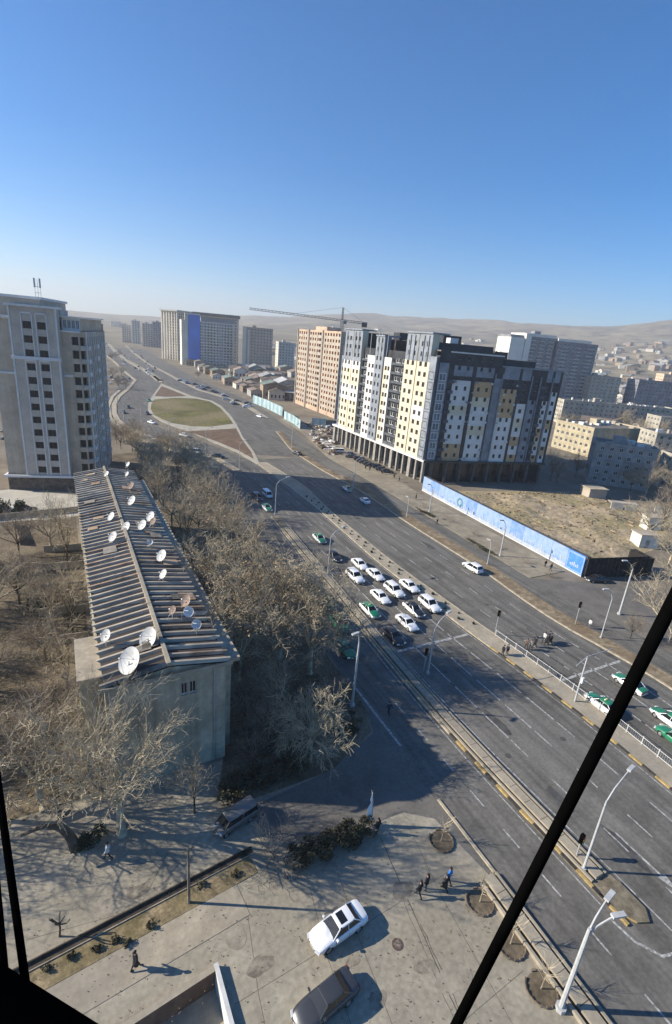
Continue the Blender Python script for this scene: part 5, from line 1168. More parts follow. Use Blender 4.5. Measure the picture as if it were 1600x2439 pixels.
def far_cars(pix, n_, label, group, spread, codes='wwktykbs', a=0.0, stack=None):
    P = [G(*p) for p in pix]
    for i in range(n_):
        t_ = (i + rnd.uniform(.1, .9)) / n_ * (len(P) - 1); j = int(t_); f_ = t_ - j; A_, B_ = P[j], P[j + 1]
        x = A_[0] + (B_[0] - A_[0]) * f_ + rnd.uniform(-spread, spread); y = A_[1] + (B_[1] - A_[1]) * f_
        code = rnd.choice(codes); rz = math.atan2(B_[1] - A_[1], B_[0] - A_[0]) - math.pi / 2 + a
        o = dup(PROTO[code], (x, y, 0), rz, label, group, only=FAR); o['category'] = 'car'
for c_ in 'bhyv':
    if c_ not in PROTO: place_car(c_, 0, 0, True, {'b': 'dark blue hatchback parked before the colonnade', 'h': 'white hatchback parked before the colonnade', 'y': 'grey sedan parked before the colonnade'}.get(c_, ''), 'cars parked before the colonnade', P=(95.0 + (0 if c_ != 'h' else -2), {'b': 166, 'h': 172, 'y': 160}[c_]), turn=R(60))
far_cars([(348, 895), (322, 876), (290, 852), (262, 826), (246, 803)], 26, 'car in the crowded highway carriageway coming toward the lawn', 'highway cars coming', 7)
far_cars([(385, 890), (345, 862), (310, 832), (285, 806)], 18, 'car on the right highway carriageway going away', 'highway cars going', 7)
far_cars([(300, 905), (285, 900), (262, 905), (256, 915)], 12, 'car parked in the lot left of the highway', 'cars in the left lot', 7, 'wwwkys')
far_cars([(420, 905), (455, 917), (500, 930), (560, 958), (600, 972)], 22, 'car parked by the roadside shops', 'cars by the shops', 5, 'wwwkysb', R(70))
far_cars([(836, 1090), (880, 1108), (925, 1128)], 9, 'dark car parked before the colonnade of the black complex', 'cars before the black complex', .8, 'kkybkd', R(60))
far_cars([(5, 1060), (20, 1010), (15, 960)], 8, 'car parked behind the beige tower', 'cars behind the tower', 4, 'wkyb', R(60))
far_cars([(0, 1222), (40, 1222), (95, 1218)], 3, 'car parked in front of the beige tower', 'cars in front of the tower', .5, 'kkd', 0)
k = MB(); x, y = G(1070, 1150)
o = dup(PROTO['w'], (*G(1030, 1158), 0), R(40), 'white car parked in the shade behind the hoarding end'); o['category'] = 'car'
if 'group' in o: del o['group']
o = dup(PROTO['k'], (*G(1420, 1385), 0), R(70), 'black sedan parked at the foot of the dark board fence'); o['category'] = 'car'
if 'group' in o: del o['group']
o = dup(PROTO['v'], (*G(805, 1078), 0), R(70), 'silver white van parked at the left end of the colonnade'); o['category'] = 'van'
if 'group' in o: del o['group']

# ------------------------------------------------------------------ people
skin = mat('skin', (.42, .26, .18), .6, .05, 5); hair = mat('dark_hair', (.02, .015, .012), .7, .1, 5)
cloths = {n_: mat('cloth_' + n_, c, .9, .12, 3) for n_, c in dict(black=(.02, .02, .022), blue=(.04, .22, .62), white=(.6, .6, .6), brown=(.12, .08, .06), navy=(.03, .04, .08), grey=(.16, .16, .17)).items()}
def skinned(verts, edges, radii, name, root=0, sub=2):
    me = bpy.data.meshes.new(name); me.from_pydata(verts, edges, []); o = bpy.data.objects.new(name, me); COL.objects.link(o)
    md = o.modifiers.new('skin', 'SKIN'); sv = me.skin_vertices[0].data if me.skin_vertices else None
    if sv is None: return None
    for i, r_ in enumerate(radii): sv[i].radius = (r_, r_) if not isinstance(r_, tuple) else r_; sv[i].use_root = (i == root)
    ms = o.modifiers.new('sub', 'SUBSURF'); ms.levels = sub; ms.render_levels = sub
    dg = bpy.context.evaluated_depsgraph_get(); dg.update(); me2 = bpy.data.meshes.new_from_object(o.evaluated_get(dg)); bpy.data.objects.remove(o); return me2
PM = {}
def person_meshes(st):
    if st in PM: return PM[st]
    s1 = .28 if st == 'walk' else .05
    V = [(0, 0, .95), (0, .01, 1.12), (0, 0, 1.32), (0, 0, 1.46), (0, .01, 1.56), (0, .02, 1.68), (0, .01, 1.76)]; E = [(0, 1), (1, 2), (2, 3), (3, 4), (4, 5), (5, 6)]; Rr = [(.15, .11), (.14, .10), (.175, .11), (.10, .08), .05, (.082, .098), .06]
    for s_ in (1, -1):
        b = len(V); f_ = s_ * s1
        V += [(s_ * .09, 0, .88), (s_ * .10, f_ * .45 + .02, .50), (s_ * .10, f_ - (.06 if f_ < 0 else 0), .09), (s_ * .11, f_ + .14, .04)]; E += [(0, b), (b, b + 1), (b + 1, b + 2), (b + 2, b + 3)]; Rr += [.095, .062, .045, .04]
        b = len(V)
        V += [(s_ * .19, 0, 1.40), (s_ * .24, -f_ * .35, 1.14), (s_ * .25, -f_ * .6 + .05, .92), (s_ * .245, -f_ * .6 + .10, .84)]; E += [(3, b), (b, b + 1), (b + 1, b + 2), (b + 2, b + 3)]; Rr += [.062, .047, .034, .03]
    me = skinned(V, E, Rr, 'body'); PM[st] = me; return me
def coat_mesh(long_):
    k = MB(); prof = [(.50 if long_ else .88, .235, .18), (.80, .20, .15), (1.02, .185, .135), (1.28, .215, .14), (1.42, .19, .12), (1.50, .09, .09)]
    if not long_: prof = prof[0:1] + prof[2:]; prof[0] = (.86, .20, .15)
    n_ = 14
    for z, a, b in prof:
        for j in range(n_): t_ = 2 * math.pi * j / n_; k.v.append((a * math.cos(t_), b * math.sin(t_), z))
    for i in range(len(prof) - 1):
        for j in range(n_): q = (j + 1) % n_; k.f.append((i * n_ + j, i * n_ + q, (i + 1) * n_ + q, (i + 1) * n_ + j)); k.m.append(0)
    k.f.append(tuple(range(n_))[::-1]); k.m.append(0)
    return k
def person(px, py, rz, label, top='black', bot='black', st='walk', long_=False, h=1.0, group=None, P=None, bag=False):
    x, y = P or G(px, py); t = thing('person', label, 'person', (x, y, .15 if P else 0), 0, group)
    src = person_meshes(st); me = src.copy(); me.materials.clear()
    for m_ in (cloths[bot], skin, cloths[top], mat('dark_shoe', (.02, .018, .016), .6)): me.materials.append(m_)
    for p in me.polygons:
        c = p.center; p.material_index = 3 if c.z < .11 else (1 if c.z > 1.50 or c.z < .90 and abs(c.x) > .2 else (2 if c.z > .92 or abs(c.x) > .185 else 0)); p.use_smooth = True
    o = bpy.data.objects.new('body', me); COL.objects.link(o); o.parent = t
    k = coat_mesh(long_)
    for s_ in (1, -1):   # sleeves belong to the coat
        f_ = s_ * (.28 if st == 'walk' else .05); k.tube([(s_ * .17, 0, 1.42), (s_ * .24, -f_ * .35, 1.14), (s_ * .25, -f_ * .6 + .05, .94)], [.075, .065, .055], 8)
    put('coat', k, cloths[top], t, smooth=True, local=True)
    k = MB(); n_ = 10
    for i, (z, r_) in enumerate(((1.64, .10), (1.70, .108), (1.76, .10), (1.81, .065), (1.83, .01))):
        for j in range(n_): t_ = 2 * math.pi * j / n_; k.v.append((r_ * .92 * math.cos(t_), -.012 + r_ * 1.08 * math.sin(t_), z + (.05 if math.sin(t_) > .3 and i == 0 else 0)))
    for i in range(4):
        for j in range(n_): q = (j + 1) % n_; k.f.append((i * n_ + j, i * n_ + q, (i + 1) * n_ + q, (i + 1) * n_ + j)); k.m.append(0)
    put('hair', k, hair, t, smooth=True, local=True)
    k = MB()
    for s_ in (1, -1): k.tube([(s_ * .034, .105, 1.70), (s_ * .034, .118, 1.70)], .011, 6)
    k.tube([(0, .11, 1.69), (0, .135, 1.665)], [.009, .014], 5); k.box(-.024, .024, .10, .113, 1.625, 1.633)
    put('face', k, mat('face_detail', (.16, .08, .06), .6), t, local=True)
    if bag: k = MB(); k.box(.27, .36, -.1, .25, .45, .78); put('bag', k, cloths['brown'], t, local=True)
    t.location.z = .0; t.rotation_euler = (0, 0, rz); t.scale = (h * 1.06,) * 3; return t
person(324, 2308, R(-60), 'person in a long black coat walking alone on the lower left path', long_=True, st='walk')
person(1058, 2121, R(30), 'person in black walking just in front of the blue jacket', long_=True)
person(1066, 2104, R(30), 'person in a bright blue jacket walking toward the street', 'blue', 'black')
person(996, 2136, R(30), 'person in dark clothes with pale shoes nearest the white sedan', 'black', 'black'); person(1013, 2120, R(20), 'person in dark clothes between the pair and the blue jacket', 'black', 'navy', st='stand')
person(258, 2046, R(80), 'person in black and white walking beside the pruned tree', 'white', 'black'); person(897, 1985, R(0), 'person in black standing under the white banner', 'black', 'black', st='stand'); person(925, 1702, R(180), 'person walking in the shade of the house on the side street', 'navy', 'black')
for px, py, tp, lb in ((1252, 1546, 'brown', 'first of three people crossing together near the median, in brown'), (1262, 1549, 'grey', 'middle person of the trio near the median, in grey'), (1272, 1541, 'black', 'last of the trio near the median, in black'), (1294, 1530, 'white', 'person in white among the group in mid crossing'), (1300, 1536, 'black', 'person in black at the front of the group in mid crossing'), (1305, 1528, 'navy', 'person in navy at the back of the group in mid crossing'), (1309, 1534, 'black', 'tall person in black on the right of the group in mid crossing')):
    person(px, py, R(100), lb, tp, 'black', long_=tp == 'black')
person(1196, 1562, R(90), 'person waiting on the median, the left of two', 'black', st='stand'); person(1206, 1560, R(90), 'person waiting on the median, the right of two', 'navy', st='stand')
person(1402, 1497, R(90), 'person in white standing on the right verge', 'white', 'grey', st='stand'); person(1297, 1352, R(10), 'person in black walking past the hoarding', 'black'); person(1310, 1360, R(10), 'person in navy walking past the hoarding, a step ahead', 'navy')
for i, (px, py) in enumerate(((938, 1140), (950, 1148), (910, 1130), (880, 1122), (870, 1118), (1040, 1250), (990, 1190))): person(px, py, R(200 + 40 * i), 'pedestrian in dark clothes on the pavement before the colonnade', 'black', 'black', group='pedestrians before the colonnade', long_=i % 2 == 0)

# ------------------------------------------------------------------ satellite dishes on the roof
dish_m = mat('dish_paint', (.66, .65, .62), .6, .08, 1.5, rnd=.12); dish_d = mat('dish_brown', (.33, .25, .20), .8, .2, 2)
def dish_mesh():
    k = MB(); n_ = 24; rr = [0, .3, .6, .85, 1.0]
    for s_ in (0, 1):
        b = len(k.v)
        for i, r_ in enumerate(rr[1:]):
            for j in range(n_): t_ = 2 * math.pi * j / n_; k.v.append((r_ * math.cos(t_), .30 * r_ * r_ - .30 + s_ * .025 - .0, r_ * math.sin(t_) * 1.08))
        k.v.append((0, -.30 + s_ * .025, 0)); c_ = len(k.v) - 1
        for j in range(n_): q = (j + 1) % n_; k.f.append((c_, b + q, b + j)[::1 if s_ else -1]); k.m.append(0)
        for i in range(3):
            for j in range(n_): q = (j + 1) % n_; k.f.append((b + i * n_ + j, b + i * n_ + q, b + (i + 1) * n_ + q, b + (i + 1) * n_ + j)[::1 if s_ else -1]); k.m.append(0)
    for j in range(n_): k.tube([(math.cos(2 * math.pi * j / n_), .012, 1.08 * math.sin(2 * math.pi * j / n_)), (math.cos(2 * math.pi * (j + 1) / n_), .012, 1.08 * math.sin(2 * math.pi * (j + 1) / n_))], .022, 4, 0, cap=False)
    return k
DM = {}
def dish(px, py, r_, label, m_=None, az=200, tilt=36, dz=.0):
    az = {255: 212, 250: 210, 245: 208, 240: 215, 235: 205, 320: 262, 300: 255, 200: 200}.get(az, az); r_ *= 1.12
    x, y = G(px, py, EH + 1.6); m_ = m_ or dish_m; zb = EH + .3
    t = thing('satellite_dish', label, 'satellite dish', (x, y, zb), 0, 'satellite dishes on the long roof'); k = MB(); k.tube([(x, y, zb), (x, y, zb + 1.15 + dz)], .045, 6)
    k.tube([(x + .5, y + .3, zb + .3), (x, y, zb + .9)], .025, 4); k.tube([(x - .5, y + .3, zb + .3), (x, y, zb + .9)], .025, 4); put('mast', k, steel, t)
    if m_.name not in DM: DM[m_.name] = mesh_of(dish_mesh(), m_, smooth=True, name='reflector')
    o = bpy.data.objects.new('reflector', DM[m_.name]); COL.objects.link(o); o.parent = t; o.location = (0, 0, 1.25 + dz); o.scale = (r_,) * 3; o.rotation_euler = (R(tilt), 0, R(az - 90))
    k = MB(); c = Matrix.Rotation(R(az - 90), 4, 'Z') @ Matrix.Rotation(R(tilt), 4, 'X'); f_ = c @ Vector((0, r_ * 1.0, r_ * .05)); C0 = Vector((0, 0, 1.25 + dz))
    for q in (Vector((0, 0, -r_)), Vector((r_ * .85, 0, r_ * .4)), Vector((-r_ * .85, 0, r_ * .4))): k.tube([C0 + c @ q, C0 + f_], .018, 4)
    k.tube([C0 + f_ * .95, C0 + f_ * 1.12], .07, 6); put('feed_arm', k, steel, t, local=True)
# photo: reflectors face the viewer and a little to the right (south)
for px, py, r_, lb, m_, az in ((307, 1572, 1.0, 'largest white dish at the near left corner of the roof', None, 255), (352, 1518, .86, 'big white dish just left of the ridge near the gable', None, 255), (251, 1512, .5, 'small dish on the left eave above the annex', None, 240), (468, 1486, .42, 'small narrow dish near the right eave, the nearer of two', None, 320), (449, 1456, .46, 'small narrow dish near the right eave, the farther of two', None, 320), (442, 1430, .55, 'grey mesh dish above the aerial cluster', dish_d, 250), (384, 1322, .66, 'round white dish alone right of the ridge', None, 250), (388, 1366, .5, 'pale dish lying low behind the lone round one', None, 200), (268, 1277, .62, 'white dish left of the ridge, nearest of the left trio', None, 250), (299, 1254, .66, 'white dish close by the ridge in the middle of the cluster', None, 250), (264, 1229, .58, 'white dish left of the ridge, farther one near the eave', None, 235), (338, 1249, .66, 'white dish right of the ridge in front of the overlapping pair', None, 250), (358, 1229, .66, 'white dish overlapping a brown one', None, 250), (364, 1240, .5, 'brown dish behind the overlapping white one', dish_d, 250), (313, 1191, .7, 'white dish right on the ridge line in the far half', None, 245), (311, 1156, .6, 'rusty dish near the far end of the ridge', dish_d, 245), (253, 1128, .5, 'tiny dish at the far left of the roof', None, 245), (304, 1105, .45, 'tiny dish at the far end right of the ridge', None, 245), (410, 1452, .4, 'small brown dish in the aerial cluster', dish_d, 250), (357, 1290, .35, 'small dish edge on in the middle of the roof', None, 300), (302, 1128, .4, 'small dish just past the rusty one', None, 245)):
    dish(px, py, r_, lb, m_, az)
x, y = G(425, 1480, EH + .6); k = MB()
for i in range(7):
    a = .45 * i; k.tube([(x - 1 + a, y + .2 * (i % 3), EH + .3), (x - 1 + a, y + .2 * (i % 3), EH + 1.3 + .2 * (i % 2))], .03, 4); k.tube([(x - 1.4 + a, y, EH + 1.2), (x - .7 + a, y + .3, EH + 1.3)], .02, 4)
tag(put('aerial_cluster', k, steel), 'tangle of small aerial frames right of the ridge', 'aerial')
# ------------------------------------------------------------------ trees
def grow_tree(seed, H=12.0, tr=.22, trunk_h=.28, n1=6, spread=.9, up=.5, levels=4, kids=(6, 6, 5, 4), tw=.02, droop=0.0, lean=(0, 0), thick=1.0, kr=(.42, .58)):
    rn = random.Random(seed); T = MB(); C = MB()
    def rv(): return Vector((rn.uniform(-1, 1), rn.uniform(-1, 1), rn.uniform(-1, 1)))
    def limb(p, d, L, r, lev, out):
        n_ = 4 if lev <= 1 else (3 if lev == 2 else 2); pts = [p]; rad = [r]; d = d.normalized()
        for i in range(n_):
            d = (d + rv() * (.16 + .05 * lev) + Vector((0, 0, up * .16 - droop * .1 * lev))).normalized(); p = p + d * (L / n_); pts.append(p); rad.append(max(tw * .7, r * (1 - .62 * (i + 1) / n_)))
        out.tube(pts, rad, (8, 6, 4, 3, 3, 3)[lev], 0, cap=False)
        if lev < levels:
            nk = kids[lev - 1] if lev > 0 else n1
            for c in range(nk):
                t = (.25 + .75 * (c + rn.random() * .7) / nk) * n_; i = min(n_ - 1, int(t)); q = pts[i].lerp(pts[i + 1], t - i)
                dd = (pts[i + 1] - pts[i]).normalized(); a = dd.cross(rv()).normalized(); ang = rn.uniform(.45, .95)
                limb(q, dd * math.cos(ang) + a * math.sin(ang), L * rn.uniform(.42, .66), max(tw, rad[i] * rn.uniform(*kr)), lev + 1, C)
    th = H * trunk_h; base = Vector((0, 0, -.1)); top = Vector((lean[0], lean[1], th))
    r0 = tr * thick
    T.tube([base, base + Vector((0, 0, .4)), base.lerp(top, .5) + rv() * .1, top], [r0 * 1.5, r0 * 1.05, r0 * .9, r0 * .82], 9, 0, cap=False)
    for i in range(n1):
        a = 2 * math.pi * (i + rn.uniform(-.3, .3)) / n1; el = rn.uniform(.35, 1.2) if i else 1.5
        d = Vector((math.cos(a) * math.cos(el) * spread, math.sin(a) * math.cos(el) * spread, math.sin(el)))
        limb(top - Vector((0, 0, rn.uniform(0, th * .25))), d, (H - th) * rn.uniform(.55, .72), r0 * rn.uniform(.42, .6), 1, T)
    return T, C
TV = []
dryleaf = mat('dry_leaf', (.30, .23, .15), .9, .3, 1.5, col2=(.18, .13, .08))
def variant(seed, bk, tg_, leaves=0, **kw):
    T, C = grow_tree(seed, **kw); ms = [mesh_of(T, bk, smooth=True, name='trunk'), mesh_of(C, tg_, name='crown')]
    if leaves:   # withered leaf clumps added among the twigs to thicken the crown's shadow
        rn = random.Random(seed + 500); L = MB(); hub = [Vector(rn.choice(C.v)) for _ in range(leaves // 16)]
        for h_ in hub:
            if h_.z < 4.5: continue
            for _ in range(16):
                p = h_ + Vector((rn.gauss(0, .38), rn.gauss(0, .38), rn.gauss(0, .3))); e1 = Vector((rn.gauss(0, 1), rn.gauss(0, 1), rn.gauss(0, 1))).normalized() * rn.uniform(.07, .16); e2 = e1.cross(Vector((rn.gauss(0, 1), rn.gauss(0, 1), rn.gauss(0, 1)))).normalized() * .10
                L.poly([p - e1, p - e2, p + e1, p + e2])
        ms.append(mesh_of(L, dryleaf, name='foliage'))
    TV.append(tuple(ms)); return len(TV) - 1
v_plane = [variant(s, bark, twig, H=13, n1=7, kids=(6, 5, 4, 3), levels=4, tw=.018, tr=.29, kr=(.48, .64)) for s in (1, 2, 3)]
v_leafy = [variant(s, bark, twig, leaves=1200, H=13.5, n1=8, kids=(6, 5, 5, 3), levels=5, tw=.018, tr=.34, kr=(.48, .66)) for s in (8, 9)]
v_slim = [variant(s, darkbark, twig, H=13, n1=6, spread=.5, kids=(6, 5, 4, 3), levels=4, tw=.018, tr=.2) for s in (4, 5)]
v_brown = [variant(s, darkbark, redtwig, H=10, n1=8, kids=(6, 6, 4, 3), levels=4, tw=.019, tr=.18, kr=(.46, .6)) for s in (6, 7)]
v_hero = variant(21, bark, bark, H=15, n1=6, kids=(7, 5, 5, 3), levels=5, tw=.013, tr=.36, trunk_h=.22, spread=.42, up=1.1, kr=(.47, .63))
v_round = variant(23, bark, mat('straw_twig', (.40, .35, .25), .9, .2, .6), H=8.5, n1=14, kids=(7, 5, 4, 2), levels=4, tw=.022, tr=.28, trunk_h=.3, spread=1.5, up=-.2)
v_bush = variant(31, redtwig, redtwig, H=3.6, n1=12, kids=(6, 5, 3, 2), levels=3, tw=.011, tr=.06, trunk_h=.06, spread=1.1)
def tree(vi, x, y, s_, label, group=None, rz=0.0, name='bare_tree', cat='tree', z=0.0):
    t = thing(name, label, cat, (x, y, z), rz, group); t.scale = (s_,) * 3
    for nm, me in zip(('trunk', 'crown', 'foliage'), TV[vi]):
        o = bpy.data.objects.new(nm, me); COL.objects.link(o); o.parent = t
    return t
tree(v_hero, *G(290, 1985), 1.0, 'big pale barked plane tree standing before the house gable', rz=1.0)
rt = tree(v_round, 19.6, 36.9, 1.0, 'round crowned straw coloured tree in the shaded park corner', rz=.4); rt.scale = (.86, .86, 1.3)
rnd = random.Random(77)
for i, (x, y, v, s_) in enumerate(((16.5, 41.5, v_brown[0], .62), (15.2, 45.5, v_brown[1], .7), (19.0, 45.0, v_slim[0], .6), (24.5, 42.5, v_brown[0], .5))):
    tree(v, x, y, s_, ('reddish small tree at the left edge of the shaded park corner', 'reddish tree between the house wall and the round crowned tree', 'thin dark tree just behind the round crowned tree', 'low reddish tree on the street side of the park corner')[i], rz=i * 1.3)
tree(v_slim[1], *G(463, 1935), .5, 'thin dark tree left of the old silver van', rz=.3)
tree(v_leafy[0], 22.8, 54.0, 1.25, 'large plane tree nearest the frontage road behind the round crowned tree', rz=.5)
tree(v_leafy[1], 17.6, 60.5, 1.2, 'large plane tree beside the house gallery, first of the row', rz=2.0)
tree(v_plane[2], 26.6, 60.5, 1.1, 'pale forked plane tree leaning over the frontage road taxis', rz=4.0)
tree(v_leafy[1], 25.4, 50.0, 1.0, 'plane tree on the kerb side just behind the thick pale pole', rz=3.1)
tree(v_leafy[0], 16.2, 51.5, 1.15, 'plane tree in the dark gap beside the house gallery corner', rz=5.1)
GR = 'bare trees between the long house and the road'
y = 66.0; i = 0
while y < 182:
    for x in (17.3 + .02 * (y - 60), 22.3 + .03 * (y - 60), 27.4 + .035 * (y - 60)):
        if rnd.random() < .42: continue
        xx, yy = x + rnd.uniform(-1.6, 1.6), y + rnd.uniform(-2.2, 2.2)
        v = rnd.choice(v_plane + v_plane + v_plane + v_brown + v_slim); tree(v, xx, yy, rnd.uniform(.6, 1.05), 'bare tree in the brown row between the long house and the road', GR, rnd.uniform(0, 6))
    y += 6.6
GL = 'bare trees in the grove at the left edge'
for y_ in [44 + 6.0 * k_ for k_ in range(10)]:
    for x in (-5.6, -11, -16.5, -22, -28):
        if rnd.random() < .36: continue
        xx, yy = x + rnd.uniform(-1.8, 1.8), y_ + rnd.uniform(-2.4, 2.4)
        v = rnd.choice(v_brown + v_brown + v_slim + v_plane[:1]); tree(v, xx, yy, rnd.uniform(.75, 1.0), 'bare brownish tree in the dense grove left of the long house', GL, rnd.uniform(0, 6))
for x, y_, s_, v, lb in ((-2.6, 92, 1.05, v_slim[0], 'tall thin tree rising before the light yard of the beige tower'), (-2.2, 70, .85, v_slim[1], 'thin tree close to the left eave midway along the house'), (-2.8, 56, .8, v_slim[0], 'thin tree beside the annex of the long house'), (-5.0, 40.5, .95, v_plane[1], 'pale limbed plane tree at the left picture edge'), (-9.5, 41.5, 1.0, v_plane[0], 'pale limbed plane tree partly cut by the left picture edge'), (-1.6, 45.5, .7, v_plane[2], 'plane tree in front of the annex wall'), (-17.5, 39.5, .8, v_plane[2], 'plane tree at the grove corner, mostly left of the view')):
    tree(v, x, y_, s_, lb, rz=x)
for i, (px, py, v, s_, lb) in enumerate(((1565, 1520, v_plane[0], 1.0, 'big bare tree at the right edge behind the dark bar'), (1600, 1440, v_plane[1], 1.1, 'big bare tree cut by the right edge above the thick lamp pole'), (1500, 1520, v_brown[1], .5, 'small leaning tree between the pole and the dark bar'), (1540, 1290, v_plane[2], 1.0, 'bare tree beside the white sheds of the lot'), (1575, 1260, v_brown[0], 1.2, 'brown tree behind the white sheds'), (1590, 1350, v_plane[0], .95, 'bare tree over the dark board fence end'), (1535, 1185, v_plane[1], 1.0, 'bare tree before the shaded grey block'), (1500, 1170, v_brown[0], 1.1, 'brown tree left of the thin white pole'), (1590, 1200, v_slim[1], 1.1, 'tall thin tree before the worn cream block'), (1465, 1150, v_brown[1], 1.0, 'brown tree in deep shade behind the ruined hut'))):
    tree(v, *G(px, py), s_, lb, rz=i * .9)
for i in range(26):
    px, py = rnd.uniform(1300, 1600), rnd.uniform(1010, 1150); x, y_ = G(px, py)
    if 205 < x < 250 and 150 < y_ < 200: continue
    tree(rnd.choice(v_brown + v_slim), x, y_, rnd.uniform(.8, 1.25), 'brown bare tree among the blocks right of the black complex', 'trees among the right hand blocks', rnd.uniform(0, 6))
for i in range(34):
    px, py = rnd.uniform(245, 330), rnd.uniform(1035, 1085)
    if i > 12: px, py = rnd.uniform(238, 300), rnd.uniform(850, 930)
    if i > 24: px, py = rnd.uniform(470, 600), rnd.uniform(885, 905)
    x, y_ = G(px, py)
    if i <= 12 and x < 13.5: continue
    tree(rnd.choice(v_brown), x, y_, rnd.uniform(.7, 1.0), 'small brown tree beside the far roads', 'trees beside the far roads', rnd.uniform(0, 6))
for i in range(11):
    px = 640 + i * 22; x = xs(E_c2R, 205 - i * 9) + 1.4; tree(v_bush, x, 205 - i * 9, rnd.uniform(.45, .7), 'small dry bush on the right verge', 'bushes on the right verge', i, name='bush', cat='bush')
for i in range(6):
    tree(v_bush, *G(1010 + i * 60, 1210 + i * 33), .5, 'low dry bush in the planting strip before the hoarding', 'bushes before the hoarding', i, name='bush', cat='bush')
tree(v_bush, *G(650, 2040), 1.25, 'big twiggy reddish bush at the left end of the dark hedge', rz=1, name='bush', cat='bush')
tree(v_bush, *G(600, 1800), 1.1, 'reddish twiggy bush in the shaded park corner', rz=2, name='bush', cat='bush')
# pruned black trunk with stub limbs
x, y = G(172, 2022); t = thing('pruned_tree', 'dark pruned tree trunk leaning left with two stub limbs', 'tree', (x, y, 0)); k = MB()
k.tube([(x + .3, y, -.1), (x, y + .1, 1.2), (x - .7, y + .3, 2.6)], [.5, .38, .30], 9)
put('trunk', k, darkbark, t); k = MB()
k.tube([(x - .6, y + .3, 2.4), (x - 1.9, y + .3, 3.1), (x - 3.4, y + .2, 3.0)], [.26, .18, .12], 7); k.tube([(x - .7, y + .3, 2.5), (x - .6, y + .5, 4.0), (x - 1.3, y + .6, 5.6)], [.26, .17, .10], 7); k.tube([(x - .6, y + .4, 3.0), (x + .3, y + .4, 4.0), (x + .4, y + .4, 5.4)], [.18, .13, .07], 7)
rn = random.Random(4)
for i in range(50):
    z = rn.uniform(3.4, 5.6); bx = x - .9 + rn.uniform(-.5, .5); a = rn.uniform(0, 6.28); L = rn.uniform(.6, 1.6); k.tube([(bx, y + .5, z), (bx + math.cos(a) * L * .4, y + .5 + math.sin(a) * L * .4, z + L)], [.02, .01], 3)
put('crown', k, darkbark, t)
x, y = G(142, 2230); t = thing('pruned_sapling', 'small pruned sapling with knobby top on the bare yard', 'sapling', (x, y, 0)); k = MB()
k.tube([(x, y, 0), (x + .1, y, .9), (x + .05, y, 1.5)], [.09, .07, .05], 6)
for a, b, c in ((-.5, .2, 1.8), (.45, .1, 1.7), (-.15, -.3, 2.0), (.2, .35, 2.0), (.75, 0, 1.3), (-.35, 0, 2.1)): k.tube([(x + .05, y, 1.2), (x + a * .7, y + b, c - .25), (x + a, y + b, c)], [.06, .05, .04], 5)
put('trunk', k, darkbark, t)
# evergreen hedge, dark shrubs and cypresses made of leaf flakes
leaf_d = mat('dark_leaf', (.035, .055, .025), .8, .35, 1.5, rnd=.15); leaf_b = mat('brown_green_leaf', (.07, .065, .035), .85, .35, 1.2); leaf_o = mat('olive_leaf', (.085, .08, .045), .85, .35, 1.2)
def leafy(name, label, x, y, rx, ry, h, n_, cat='shrub', m_=None, rz=0.0, seed=1, leaf=.16, stem=True, group=None, shape='round'):
    t = thing(name, label, cat, (x, y, 0), rz, group); rn = random.Random(seed); k = MB()
    cl = [(rn.uniform(-.8, .8), rn.uniform(-.8, .8), rn.uniform(.15, .9), rn.uniform(.25, .5)) for _ in range(14)]
    for i in range(n_):
        cxx, cyy, czz, cr_ = rn.choice(cl); u = Vector((rn.gauss(0, 1), rn.gauss(0, 1), rn.gauss(0, 1))).normalized() * (rn.random() ** .4) * cr_
        a, b, c = cxx + u.x, cyy + u.y, czz + u.z * .8
        if shape == 'cone': w_ = max(.12, 1 - abs(c)); a *= w_; b *= w_
        if c < .02: continue
        p = Vector((a * rx, b * ry, c * h)); e1 = Vector((rn.gauss(0, 1), rn.gauss(0, 1), rn.gauss(0, .6))).normalized() * leaf * rn.uniform(.6, 1.3); e2 = e1.cross(Vector((rn.gauss(0, 1), rn.gauss(0, 1), rn.gauss(0, 1)))).normalized() * leaf * .6
        k.poly([p - e1, p - e2, p + e1, p + e2])
    put('foliage', k, m_ or leaf_d, t, local=True)
    k = MB()
    for i in range(5): k.tube([(rn.uniform(-.3, .3) * rx, rn.uniform(-.3, .3) * ry, 0), (rn.uniform(-.5, .5) * rx, rn.uniform(-.5, .5) * ry, h * .8)], [.04, .015], 4)
    put('stem', k, darkbark, t, local=True); return t
hx0, hy0 = G(700, 2060); hx1, hy1 = G(868, 1982)
for i in range(5):
    t_ = (i + .5) / 5; leafy('hedge_shrub', ('brownish shrub where the hedge meets the big twiggy bush', 'leftmost dark evergreen shrub of the short hedge', 'second dark evergreen shrub of the short hedge from the left', 'third dark evergreen shrub of the short hedge from the left', 'last dark evergreen shrub of the hedge by the white banner')[i], hx0 + (hx1 - hx0) * t_, hy0 + (hy1 - hy0) * t_, 1.5, 1.1, 1.3 + .25 * (i % 2), 1500, seed=i, m_=leaf_b if i % 2 else leaf_o, leaf=.11)
leafy('shrub', 'dark shrub at the foot of the big plane tree', *G(215, 2010), 1.3, .8, 1.3, 700, seed=13, leaf=.12)
for i, (px, py) in enumerate(((700, 1830), (640, 1850), (590, 1870), (820, 1740), (660, 1790), (560, 1890))): leafy('shrub', ('dark shrub below the round crowned tree in the park corner', 'dark shrub second from the van along the park edge', 'dark shrub third from the banner along the park edge', 'dark shrub at the street side point of the park corner', 'dark shrub deep inside the park corner behind the round crowned tree', 'dark shrub nearest the old silver van')[i], *G(px, py), 2.0, 1.4, 1.5, 1100, seed=20 + i, m_=leaf_o, leaf=.13)
